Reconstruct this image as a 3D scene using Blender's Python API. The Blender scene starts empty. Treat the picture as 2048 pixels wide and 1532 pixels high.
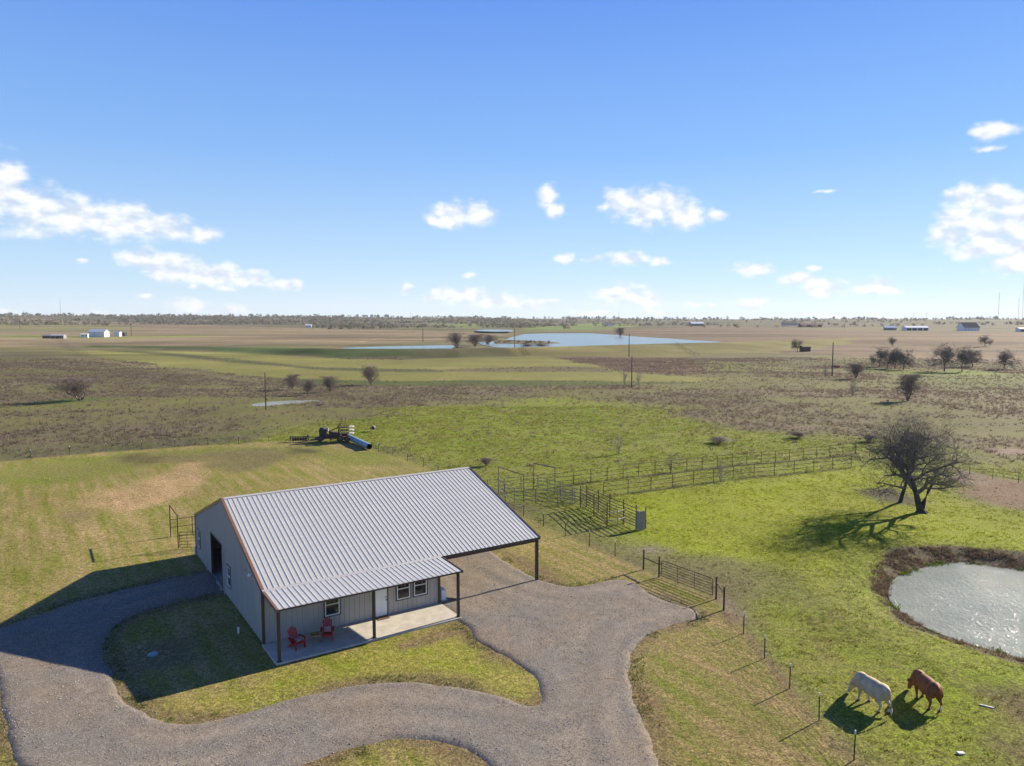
# Ranch building, pens, ponds and cattle on an open prairie seen from a low drone.
import bpy, bmesh, math, random
import numpy as np
from mathutils import Vector, Matrix

SC = bpy.context.scene
COL = SC.collection
R = math.radians

# ------------------------------------------------------------------ camera
F_PX, PITCH, CAM_H = 1484.8, 0.0854, 17.65
cam = bpy.data.cameras.new('camera')
cam.sensor_fit = 'HORIZONTAL'
cam.sensor_width = 36.0
cam.lens = 36.0 * F_PX / 2048.0
cam.clip_start = 0.5
cam.clip_end = 40000.0
camo = bpy.data.objects.new('camera', cam)
COL.objects.link(camo)
camo.location = (0, 0, CAM_H)
camo.rotation_euler = (math.pi / 2 - PITCH, 0, 0)
SC.camera = camo

# ------------------------------------------------------------------ sun, sky, exposure
SUN_AZ, SUN_EL = R(35.4), R(24.3)          # azimuth measured from +X towards +Y
sd_ = Vector((math.cos(SUN_AZ) * math.cos(SUN_EL), math.sin(SUN_AZ) * math.cos(SUN_EL), math.sin(SUN_EL)))
sl = bpy.data.lights.new('sun', 'SUN')
sl.energy = 5.0
sl.angle = R(0.53)
sl.color = (1.0, 0.89, 0.72)
so = bpy.data.objects.new('sun', sl)
COL.objects.link(so)
so.rotation_euler = sd_.to_track_quat('Z', 'Y').to_euler()
so.location = (60, 60, 80)

SC.view_settings.view_transform = 'Standard'
SC.view_settings.look = 'None'
SC.view_settings.exposure = 1.25
SC.view_settings.gamma = 1.0
SC.render.engine = 'CYCLES'
SC.cycles.max_bounces = 6
SC.cycles.diffuse_bounces = 3
SC.cycles.glossy_bounces = 3
SC.cycles.transparent_max_bounces = 6
SC.cycles.sample_clamp_indirect = 6.0

world = bpy.data.worlds.new('World')
SC.world = world
world.use_nodes = True
wn, wl = world.node_tree.nodes, world.node_tree.links
wn.clear()

def wmath(op, a, b=None, c=None):
    n = wn.new('ShaderNodeMath'); n.operation = op
    for i, v in enumerate((a, b, c)):
        if v is None: continue
        if isinstance(v, (int, float)): n.inputs[i].default_value = v
        else: wl.new(v, n.inputs[i])
    return n.outputs[0]

sky = wn.new('ShaderNodeTexSky')
sky.sky_type = 'NISHITA'
sky.sun_disc = False
sky.sun_elevation = SUN_EL
sky.sun_rotation = math.pi / 2 - SUN_AZ
sky.altitude = 150
sky.air_density = 0.8
sky.dust_density = 0.0
sky.ozone_density = 5.0
SKY_STR = 0.075
hs = wn.new('ShaderNodeHueSaturation')
hs.inputs['Saturation'].default_value = 1.12
hs.inputs['Value'].default_value = 1.0
wl.new(sky.outputs[0], hs.inputs['Color'])

world.cycles.sampling_method = 'NONE'
# fair-weather cumulus: lumps by direction (azimuth right of the view axis, elevation, in degrees)
tc = wn.new('ShaderNodeTexCoord')
sx = wn.new('ShaderNodeSeparateXYZ'); wl.new(tc.outputs['Generated'], sx.inputs[0])
az = wmath('MULTIPLY', wmath('ARCTAN2', sx.outputs[0], sx.outputs[1]), 57.2958)
el = wmath('MULTIPLY', wmath('ARCSINE', sx.outputs[2]), 57.2958)
cb = wn.new('ShaderNodeCombineXYZ'); wl.new(az, cb.inputs[0]); wl.new(el, cb.inputs[1])
def wnoise(scale, detail, rough, off=(0, 0, 0), stretch=(1, 1, 1)):
    mp = wn.new('ShaderNodeMapping'); wl.new(cb.outputs[0], mp.inputs['Vector'])
    mp.inputs['Location'].default_value = off; mp.inputs['Scale'].default_value = stretch
    t = wn.new('ShaderNodeTexNoise'); t.inputs['Scale'].default_value = scale
    t.inputs['Detail'].default_value = detail; t.inputs['Roughness'].default_value = rough
    wl.new(mp.outputs[0], t.inputs['Vector'])
    return t
# clear winter air: deep blue overhead paling evenly to the horizon all round
er = wn.new('ShaderNodeMapRange'); wl.new(el, er.inputs[0]); er.inputs[1].default_value = 0; er.inputs[2].default_value = 60
rp = wn.new('ShaderNodeValToRGB'); wl.new(er.outputs[0], rp.inputs[0])
SKY = ((0.0, (3.75,4.5,5.15)), (0.06, (3.0,4.2,5.3)), (0.2, (1.5,2.9,5.4)), (0.45, (0.46,1.38,4.9)), (0.75, (0.2,0.6,2.3)))
for pos, c in SKY[1:-1]: rp.color_ramp.elements.new(pos)
rp.color_ramp.elements[-1].position = SKY[-1][0]
for e_, (pos, c) in zip(sorted(rp.color_ramp.elements, key=lambda q: q.position), SKY):
    e_.position = pos; e_.color = (c[0]/6, c[1]/6, c[2]/6, 1)
rs = wn.new('ShaderNodeVectorMath'); rs.operation = 'SCALE'; wl.new(rp.outputs[0], rs.inputs[0]); rs.inputs['Scale'].default_value = 6.0
sm_ = wn.new('ShaderNodeMix'); sm_.data_type = 'RGBA'; sm_.inputs[0].default_value = 0.82
wl.new(hs.outputs[0], sm_.inputs[6]); wl.new(rs.outputs[0], sm_.inputs[7])
warp = wnoise(0.45, 3, 0.55)
wv = wn.new('ShaderNodeVectorMath'); wv.operation = 'MULTIPLY_ADD'
wl.new(warp.outputs['Color'], wv.inputs[0]); wv.inputs[1].default_value = (1.5, 0.8, 0); wl.new(cb.outputs[0], wv.inputs[2])
wv2 = wn.new('ShaderNodeVectorMath'); wv2.operation = 'SUBTRACT'
wl.new(wv.outputs[0], wv2.inputs[0]); wv2.inputs[1].default_value = (0.75, 0.4, 0)
# (azimuth, elevation, half width, half height, thinness)
CLOUDS = [
 (-33.85, 7.91, 1.65, 2.44, 0.00),
 (-32.30, 6.96, 2.32, 1.83, 0.00),
 (-30.10, 6.74, 2.60, 1.50, 0.00),
 (-27.48, 6.65, 2.89, 1.44, 0.00),
 (-25.06, 6.29, 2.47, 1.08, 0.00),
 (-22.52, 6.07, 1.48, 0.68, 0.00),
 (-33.54, 9.00, 0.91, 1.13, 0.00),
 (-26.38, 4.05, 1.55, 0.97, 0.00),
 (-24.53, 3.59, 2.49, 1.16, 0.00),
 (-21.96, 3.21, 2.59, 1.00, 0.00),
 (-19.29, 2.77, 1.86, 0.73, 0.00),
 (-16.88, 2.48, 1.70, 0.52, 0.01),
 (-18.94, 3.38, 1.35, 0.44, 0.16),
 (-23.34, 1.01, 1.76, 0.71, 0.11),
 (-20.71, 0.60, 2.03, 0.65, 0.11),
 (-21.00, 2.13, 1.21, 0.32, 0.31),
 (-23.04, 2.28, 0.56, 0.28, 0.26),
 (-26.22, 1.61, 1.06, 0.28, 0.31),
 (-29.94, 3.82, 0.58, 0.37, 0.31),
 (-32.63, 5.85, 0.60, 0.29, 0.26),
 (-30.71, 5.72, 0.51, 0.27, 0.31),
 (-33.94, 0.54, 1.27, 0.35, 0.26),
 (-29.50, 0.56, 1.23, 0.34, 0.26),
 (-4.51, 7.91, 2.38, 1.08, 0.00),
 (-2.35, 8.00, 1.46, 1.00, 0.00),
 (-5.83, 7.45, 1.30, 0.61, 0.16),
 (2.73, 9.31, 1.04, 1.08, 0.06),
 (3.26, 8.28, 0.85, 0.81, 0.01),
 (2.31, 8.66, 0.96, 0.46, 0.21),
 (8.51, 8.68, 1.77, 1.34, 0.00),
 (10.73, 8.26, 3.13, 1.59, 0.00),
 (12.56, 7.60, 2.46, 1.17, 0.00),
 (15.07, 7.41, 1.22, 0.56, 0.06),
 (7.21, 8.45, 1.29, 0.54, 0.21),
 (3.96, 4.73, 1.04, 0.62, 0.11),
 (6.31, 4.45, 1.30, 0.35, 0.16),
 (8.75, 4.57, 1.88, 0.69, 0.06),
 (11.16, 4.39, 1.45, 0.45, 0.16),
 (-7.96, 2.38, 0.64, 0.76, 0.11),
 (-3.29, 3.30, 0.77, 0.42, 0.36),
 (-4.17, 1.86, 2.76, 0.89, 0.06),
 (-1.30, 1.41, 2.78, 0.73, 0.06),
 (1.38, 1.10, 2.78, 0.58, 0.16),
 (-5.89, 1.63, 1.83, 0.42, 0.26),
 (2.91, 1.29, 1.39, 0.39, 0.26),
 (8.22, 1.92, 2.27, 0.95, 0.01),
 (10.28, 1.46, 1.79, 0.80, 0.06),
 (13.78, 1.15, 1.31, 0.41, 0.21),
 (10.48, 0.52, 1.79, 0.38, 0.31),
 (5.97, 0.53, 2.29, 0.38, 0.26),
 (17.79, 3.65, 1.96, 0.59, 0.06),
 (21.05, 2.81, 2.02, 0.72, 0.06),
 (22.71, 2.25, 1.97, 0.82, 0.01),
 (22.01, 3.56, 0.93, 0.29, 0.21),
 (26.20, 2.19, 1.43, 0.87, 0.01),
 (25.28, 2.03, 1.51, 0.45, 0.26),
 (27.13, 1.93, 1.10, 0.38, 0.26),
 (18.03, 1.05, 1.88, 0.66, 0.11),
 (15.22, 1.07, 0.86, 0.37, 0.26),
 (26.27, 0.30, 1.49, 0.35, 0.26),
 (23.10, 0.24, 2.35, 0.35, 0.31),
 (32.13, 11.80, 1.85, 0.78, 0.16),
 (32.04, 10.82, 1.55, 0.36, 0.36),
 (22.49, 8.89, 0.89, 0.29, 0.41),
 (30.81, 7.86, 1.22, 1.03, 0.01),
 (32.46, 7.57, 1.70, 1.30, 0.00),
 (33.96, 6.68, 1.49, 1.50, 0.00),
 (30.59, 6.46, 1.43, 1.03, 0.00),
 (32.42, 5.71, 2.14, 1.73, 0.00),
 (34.06, 4.67, 1.77, 1.69, 0.00),
 (30.22, 5.36, 1.61, 0.87, 0.01),
 (31.93, 4.47, 2.17, 0.79, 0.00),
 (33.59, 3.45, 1.79, 0.84, 0.00),
 (35.54, 5.80, 2.30, 2.95, 0.00),
]
field = None
for (ca, ce, cw, ch, ct) in CLOUDS:
    m = wn.new('ShaderNodeVectorMath'); m.operation = 'MULTIPLY_ADD'
    wl.new(wv2.outputs[0], m.inputs[0])
    m.inputs[1].default_value = (1 / cw, 1 / ch, 0); m.inputs[2].default_value = (-ca / cw, -ce / ch, 0)
    ln = wn.new('ShaderNodeVectorMath'); ln.operation = 'LENGTH'; wl.new(m.outputs[0], ln.inputs[0])
    v = wmath('ADD', ln.outputs['Value'], ct) if ct else ln.outputs['Value']
    field = v if field is None else wmath('SMOOTH_MIN', field, v, 0.25)
fb = wnoise(0.85, 6, 0.55, (3, 7, 0), (0.8, 1.25, 1))
fb1 = wnoise(0.85, 3, 0.5, (3, 7, 0), (0.8, 1.25, 1))
fb2 = wnoise(0.85, 3, 0.5, (3 + 0.3, 7 + 0.6, 0), (0.8, 1.25, 1))
dens = wmath('ADD', wmath('SUBTRACT', 1.0, field), wmath('MULTIPLY', wmath('SUBTRACT', fb.outputs[0], 0.5), 1.45))
mr = wn.new('ShaderNodeMapRange'); mr.interpolation_type = 'SMOOTHSTEP'
wl.new(dens, mr.inputs[0]); mr.inputs[1].default_value = -0.12; mr.inputs[2].default_value = 0.66
# light side / shaded underside of each lump
lit = wmath('ADD', wmath('MULTIPLY', wmath('SUBTRACT', fb1.outputs[0], fb2.outputs[0]), 2.4), 0.6)
lr = wn.new('ShaderNodeMapRange'); wl.new(lit, lr.inputs[0]); lr.inputs[1].default_value = 0.2; lr.inputs[2].default_value = 0.85
cc = wn.new('ShaderNodeMix'); cc.data_type = 'RGBA'
wl.new(lr.outputs[0], cc.inputs[0])
cc.inputs[6].default_value = (3.9, 4.4, 5.2, 1); cc.inputs[7].default_value = (5.9, 5.95, 6.05, 1)
al = wmath('MULTIPLY', mr.outputs[0], 0.94)
mx = wn.new('ShaderNodeMix'); mx.data_type = 'RGBA'
wl.new(al, mx.inputs[0]); wl.new(sm_.outputs[2], mx.inputs[6]); wl.new(cc.outputs[2], mx.inputs[7])
bg = wn.new('ShaderNodeBackground'); bg.inputs['Strength'].default_value = SKY_STR
wl.new(mx.outputs[2], bg.inputs['Color'])
wo = wn.new('ShaderNodeOutputWorld'); wl.new(bg.outputs[0], wo.inputs['Surface'])

# ------------------------------------------------------------------ helpers
def tag(o, label=None, cat=None, group=None, kind=None):
    if label: o['label'] = label
    if cat: o['category'] = cat
    if group: o['group'] = group
    if kind: o['kind'] = kind
    return o

def empty(name, loc=(0, 0, 0), rz=0.0, parent=None):
    o = bpy.data.objects.new(name, None)
    o.empty_display_size = 0.3
    COL.objects.link(o)
    o.location = loc; o.rotation_euler = (0, 0, rz); o.parent = parent
    return o

def link_mesh(name, me, m=None, parent=None, loc=None, rot=None, scale=None):
    o = bpy.data.objects.new(name, me)
    COL.objects.link(o)
    if m is not None and not me.materials: me.materials.append(m)
    o.parent = parent
    if loc is not None: o.location = loc
    if rot is not None: o.rotation_euler = rot
    if scale is not None: o.scale = scale
    return o

def copy_tree(o, parent=None):
    c = o.copy(); COL.objects.link(c); c.parent = parent
    for ch in o.children: copy_tree(ch, c)
    return c

class MB:
    """collects boxes, tubes and prisms into one mesh"""
    def __init__(s): s.v = []; s.f = []
    def add(s, vs, fs):
        k = len(s.v); s.v += [tuple(v) for v in vs]; s.f += [tuple(i + k for i in f) for f in fs]; return s
    def box(s, x0, x1, y0, y1, z0, z1):
        return s.add([(x0,y0,z0),(x1,y0,z0),(x1,y1,z0),(x0,y1,z0),(x0,y0,z1),(x1,y0,z1),(x1,y1,z1),(x0,y1,z1)],
            [(0,3,2,1),(4,5,6,7),(0,1,5,4),(1,2,6,5),(2,3,7,6),(3,0,4,7)])
    def obox(s, c, half, rot):            # oriented box, rot = Euler tuple or Matrix
        M = rot if isinstance(rot, Matrix) else Matrix.Identity(3) if rot is None else (Matrix.Rotation(rot[2],3,'Z') @ Matrix.Rotation(rot[1],3,'Y') @ Matrix.Rotation(rot[0],3,'X'))
        vs = []
        for q in ((-1,-1,-1),(1,-1,-1),(1,1,-1),(-1,1,-1),(-1,-1,1),(1,-1,1),(1,1,1),(-1,1,1)):
            vs.append(tuple(Vector(c) + M @ Vector((q[0]*half[0], q[1]*half[1], q[2]*half[2]))))
        return s.add(vs, [(0,3,2,1),(4,5,6,7),(0,1,5,4),(1,2,6,5),(2,3,7,6),(3,0,4,7)])
    def tube(s, pts, rad, n=8, cap=True):
        pts = [Vector(p) for p in pts]
        rad = rad if isinstance(rad, (list, tuple)) else [rad] * len(pts)
        rings = []
        for i, p in enumerate(pts):
            d = (pts[min(i+1, len(pts)-1)] - pts[max(i-1, 0)]).normalized()
            a = Vector((0, 0, 1)) if abs(d.z) < 0.9 else Vector((1, 0, 0))
            u = d.cross(a).normalized(); w = d.cross(u)
            rings.append([tuple(p + (u * math.cos(2*math.pi*k/n) + w * math.sin(2*math.pi*k/n)) * rad[i]) for k in range(n)])
        vs = [q for r in rings for q in r]; fs = []
        for i in range(len(pts) - 1):
            for k in range(n):
                fs.append((i*n+k, (i+1)*n+k, (i+1)*n+(k+1) % n, i*n+(k+1) % n))
        if cap:
            fs.append(tuple(range(n))); fs.append(tuple((len(pts)-1)*n + k for k in reversed(range(n))))
        return s.add(vs, fs)
    def prism(s, poly, axis, a, b):
        """polygon (list of 2d points) extruded along an axis from a to b"""
        def P(q, t): return (t, q[0], q[1]) if axis == 'x' else (q[0], t, q[1]) if axis == 'y' else (q[0], q[1], t)
        n = len(poly)
        return s.add([P(q, a) for q in poly] + [P(q, b) for q in poly],
            [tuple(range(n)), tuple(reversed(range(n, 2*n)))] + [(i, i+n, (i+1) % n + n, (i+1) % n) for i in range(n)])
    def mesh(s, name, smooth=False):
        me = bpy.data.meshes.new(name); me.from_pydata(s.v, [], s.f)
        bm = bmesh.new(); bm.from_mesh(me); bmesh.ops.recalc_face_normals(bm, faces=bm.faces); bm.to_mesh(me); bm.free()
        if smooth:
            me.polygons.foreach_set('use_smooth', [True] * len(me.polygons))
        me.update(); return me
    def build(s, name, m, parent=None, smooth=False, bevel=0, **kw):
        me = s.mesh(name, smooth)
        if bevel:
            bm = bmesh.new(); bm.from_mesh(me)
            bmesh.ops.bevel(bm, geom=list(bm.edges), offset=bevel, segments=1, affect='EDGES', profile=0.5); bm.to_mesh(me); bm.free()
        return link_mesh(name, me, m, parent, **kw)

# value noise, 2D, vectorised
def vnoise(x, y, scale, seed=0, octaves=4):
    x = np.asarray(x, float); y = np.asarray(y, float)
    out = np.zeros(x.shape); amp, tot, fr = 1.0, 0.0, 1.0 / scale
    for o in range(octaves):
        X = x * fr + 17.3 * o + seed * 7.1; Y = y * fr - 9.7 * o + seed * 3.3
        xi = np.floor(X).astype(np.int64); yi = np.floor(Y).astype(np.int64)
        fx = X - xi; fy = Y - yi; fx = fx*fx*(3-2*fx); fy = fy*fy*(3-2*fy)
        def h(a, b):
            n = (a * 374761393 + b * 668265263 + seed * 974711 + o * 1013) & 0x7fffffff
            n = ((n ^ (n >> 13)) * 1274126177) & 0x7fffffff
            return ((n ^ (n >> 16)) & 0xffff) / 65535.0
        out += amp * ((h(xi,yi)*(1-fx)+h(xi+1,yi)*fx)*(1-fy) + (h(xi,yi+1)*(1-fx)+h(xi+1,yi+1)*fx)*fy)
        tot += amp; amp *= 0.5; fr *= 2.03
    return out / tot

def sstep(a, b, x):
    t = np.clip((x - a) / (b - a), 0, 1); return t * t * (3 - 2 * t)

def chaikin(p, n=2, closed=True):
    p = [tuple(q) for q in p]
    for _ in range(n):
        q = []
        for i in range(len(p) if closed else len(p) - 1):
            a, b = p[i], p[(i + 1) % len(p)]
            q += [(a[0]*.75+b[0]*.25, a[1]*.75+b[1]*.25), (a[0]*.25+b[0]*.75, a[1]*.25+b[1]*.75)]
        p = q if closed else [p[0]] + q + [p[-1]]
    return p

def sdpoly(poly, x, y, pad=60.0):
    """signed distance, positive inside"""
    poly = np.array(poly, float); pad = float(pad); res = np.full(x.shape, -pad)
    lo = poly.min(0) - pad; hi = poly.max(0) + pad
    m = (x > lo[0]) & (x < hi[0]) & (y > lo[1]) & (y < hi[1])
    X, Y = x[m], y[m]
    d2 = np.full(X.shape, pad * pad); ins = np.zeros(X.shape, bool)
    for i in range(len(poly)):
        a, b = poly[i], poly[(i + 1) % len(poly)]
        e = b - a; L = e @ e + 1e-9
        t = np.clip(((X - a[0]) * e[0] + (Y - a[1]) * e[1]) / L, 0, 1)
        d2 = np.minimum(d2, (X - a[0] - t*e[0])**2 + (Y - a[1] - t*e[1])**2)
        if a[1] != b[1]:
            c = (a[1] > Y) != (b[1] > Y)
            ins ^= c & (X < (b[0]-a[0]) * (Y-a[1]) / (b[1]-a[1]) + a[0])
    d = np.sqrt(d2); res[m] = np.where(ins, d, -d)
    return res

# ------------------------------------------------------------------ materials
MATS = {}
def nodes_of(name):
    m = bpy.data.materials.new(name); m.use_nodes = True
    n = m.node_tree.nodes; l = m.node_tree.links
    return m, n, l, n['Principled BSDF']

def pmat(name, col, rough=0.6, metal=0.0, var=0.12, scale=6.0, col2=None, bump=0.0, bscale=40.0, spec=0.5, stretch=(1,1,1)):
    """plain procedural surface: base colour broken up by noise, optional relief"""
    if name in MATS: return MATS[name]
    m, n, l, b = nodes_of(name)
    tcn = n.new('ShaderNodeTexCoord'); mp = n.new('ShaderNodeMapping'); mp.inputs['Scale'].default_value = stretch
    l.new(tcn.outputs['Object'], mp.inputs['Vector'])
    t = n.new('ShaderNodeTexNoise'); t.inputs['Scale'].default_value = scale; t.inputs['Detail'].default_value = 6; t.inputs['Roughness'].default_value = 0.65
    l.new(mp.outputs[0], t.inputs['Vector'])
    r = n.new('ShaderNodeValToRGB')
    c2 = col2 or tuple(c * (1 - 2.2 * var) for c in col)
    c1 = col if col2 else tuple(min(1, c * (1 + 0.8 * var)) for c in col)
    r.color_ramp.elements[0].position = 0.33; r.color_ramp.elements[0].color = (*c2, 1)
    r.color_ramp.elements[1].position = 0.66; r.color_ramp.elements[1].color = (*c1, 1)
    l.new(t.outputs[0], r.inputs[0]); l.new(r.outputs[0], b.inputs['Base Color'])
    b.inputs['Roughness'].default_value = rough; b.inputs['Metallic'].default_value = metal
    b.inputs['Specular IOR Level'].default_value = spec
    if bump:
        t2 = n.new('ShaderNodeTexNoise'); t2.inputs['Scale'].default_value = bscale; t2.inputs['Detail'].default_value = 5
        l.new(mp.outputs[0], t2.inputs['Vector'])
        bp = n.new('ShaderNodeBump'); bp.inputs['Strength'].default_value = bump; bp.inputs['Distance'].default_value = 0.02
        l.new(t2.outputs[0], bp.inputs['Height']); l.new(bp.outputs[0], b.inputs['Normal'])
    MATS[name] = m; return m

M_ROOF  = pmat('galvalume', (0.50,0.495,0.455), 0.5, 0.2, 0.05, 1.5, stretch=(1,6,1))
M_CAP   = pmat('pale_trim', (0.44,0.42,0.40), 0.5, 0.1, 0.05, 3)
M_WALL  = pmat('wall_grey', (0.40,0.37,0.335), 0.5, 0.0, 0.05, 1.2, stretch=(1,1,0.3))
M_BROWN = pmat('brown_trim', (0.085,0.045,0.032), 0.45, 0.0, 0.12, 4)
M_POST  = pmat('post_brown', (0.06,0.035,0.027), 0.5, 0.0, 0.15, 5)
M_CONC  = pmat('concrete', (0.46,0.42,0.35), 0.85, 0, 0.1, 1.4, bump=0.15, bscale=60)
M_WHITE = pmat('white_paint', (0.78,0.78,0.76), 0.45, 0, 0.03, 3)
M_DARKT = pmat('dark_trim', (0.05,0.052,0.065), 0.5, 0, 0.1, 4)
M_RED   = pmat('red_plastic', (0.33,0.012,0.014), 0.4, 0, 0.08, 6)
M_PINK  = pmat('pink_cloth', (0.42,0.24,0.25), 0.9, 0, 0.12, 30)
M_OAK   = pmat('oiled_wood', (0.36,0.21,0.07), 0.6, 0, 0.2, 8, stretch=(1,8,1))
M_MAT   = pmat('coir', (0.14,0.07,0.035), 0.95, 0, 0.25, 40, bump=0.4)
M_BLACK = pmat('black_metal', (0.018,0.018,0.02), 0.4, 0, 0.15, 8)
M_RUST  = pmat('rusty_pipe', (0.10,0.047,0.028), 0.75, 0.0, 0.3, 12, col2=(0.045,0.024,0.018))
M_RUSTL = pmat('rust_light', (0.24,0.11,0.06), 0.8, 0, 0.3, 9, col2=(0.09,0.04,0.025))
M_GREY  = pmat('weathered_pipe', (0.19,0.175,0.16), 0.7, 0.2, 0.25, 10)
M_OLDW  = pmat('weathered_wood', (0.34,0.31,0.27), 0.9, 0, 0.3, 6, stretch=(6,6,0.7), bump=0.3)
M_TPOST = pmat('t_post_green', (0.03,0.05,0.035), 0.6, 0, 0.2, 8)
M_WIRE  = pmat('galvanised_wire', (0.22,0.21,0.2), 0.5, 0.6, 0.1, 3)
M_CULV  = pmat('blue_steel', (0.25,0.36,0.45), 0.45, 0.2, 0.12, 3)
M_TEAL  = pmat('teal_plastic', (0.20,0.32,0.33), 0.5, 0, 0.1, 5)
M_POLE  = pmat('utility_wood', (0.075,0.058,0.045), 0.9, 0, 0.2, 4, stretch=(4,4,0.4))
M_BARK  = pmat('bark', (0.062,0.052,0.045), 0.95, 0, 0.3, 5, bump=0.5, bscale=14)
M_TWIG  = pmat('twig', (0.155,0.132,0.115), 0.95, 0, 0.25, 3)
M_TWIGB = pmat('twig_brown', (0.22,0.17,0.14), 0.95, 0, 0.25, 3)
M_PALET = pmat('pale_twig', (0.3,0.26,0.22), 0.95, 0, 0.2, 3)
M_PALEP = pmat('pale_pipe', (0.40,0.37,0.33), 0.7, 0, 0.15, 6)
M_STEEL = pmat('sheet_steel', (0.50,0.54,0.58), 0.45, 0.3, 0.06, 0.4)
M_FROOF = pmat('dark_shingle', (0.045,0.045,0.05), 0.85, 0, 0.2, 2)
M_BARN  = pmat('barn_red', (0.12,0.05,0.04), 0.8, 0, 0.2, 1)
M_FGREY = pmat('shed_grey', (0.23,0.22,0.21), 0.8, 0, 0.2, 1)
M_STONE = pmat('pale_stone', (0.6,0.57,0.52), 0.9, 0, 0.1, 8)
M_COWC  = pmat('cream_hide', (0.53,0.42,0.27), 0.75, 0, 0.12, 3, spec=0.2)
M_COWB  = pmat('brown_hide', (0.25,0.098,0.032), 0.7, 0, 0.2, 2.2, col2=(0.13,0.045,0.016), spec=0.3)
M_HOOF  = pmat('hoof', (0.03,0.025,0.02), 0.6)
M_TAILW = pmat('pale_hair', (0.6,0.52,0.4), 0.85, 0, 0.1, 8)

def glass_mat():
    m, n, l, b = nodes_of('window_glass')
    b.inputs['Base Color'].default_value = (0.012, 0.014, 0.016, 1)
    b.inputs['Roughness'].default_value = 0.04
    b.inputs['Specular IOR Level'].default_value = 0.6
    t = n.new('ShaderNodeTexNoise'); t.inputs['Scale'].default_value = 2.0
    bp = n.new('ShaderNodeBump'); bp.inputs['Strength'].default_value = 0.03
    l.new(t.outputs[0], bp.inputs['Height']); l.new(bp.outputs[0], b.inputs['Normal'])
    return m
M_GLASS = glass_mat()

def water_mat(name, col, rough, bump, scale, dist=0.05, spec=0.5):
    m, n, l, b = nodes_of(name)
    g = n.new('ShaderNodeNewGeometry')
    t = n.new('ShaderNodeTexNoise'); t.inputs['Scale'].default_value = scale; t.inputs['Detail'].default_value = 4
    t.inputs['Roughness'].default_value = 0.6
    l.new(g.outputs['Position'], t.inputs['Vector'])
    t3 = n.new('ShaderNodeTexNoise'); t3.inputs['Scale'].default_value = scale * 0.12; t3.inputs['Detail'].default_value = 3
    l.new(g.outputs['Position'], t3.inputs['Vector'])
    r = n.new('ShaderNodeValToRGB')
    r.color_ramp.elements[0].position = 0.35; r.color_ramp.elements[0].color = (*[c * 0.86 for c in col], 1)
    r.color_ramp.elements[1].position = 0.65; r.color_ramp.elements[1].color = (*col, 1)
    l.new(t3.outputs[0], r.inputs[0]); l.new(r.outputs[0], b.inputs['Base Color'])
    b.inputs['Roughness'].default_value = rough; b.inputs['IOR'].default_value = 1.33
    b.inputs['Specular IOR Level'].default_value = spec
    bp = n.new('ShaderNodeBump'); bp.inputs['Strength'].default_value = bump; bp.inputs['Distance'].default_value = dist
    l.new(t.outputs[0], bp.inputs['Height']); l.new(bp.outputs[0], b.inputs['Normal'])
    return m
M_POND = water_mat('pond_water', (0.30,0.315,0.25), 0.06, 1.0, 4.5, 0.09)
M_LAKE = water_mat('lake_water', (0.20,0.25,0.225), 0.25, 0.6, 1.2, 0.2)

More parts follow.
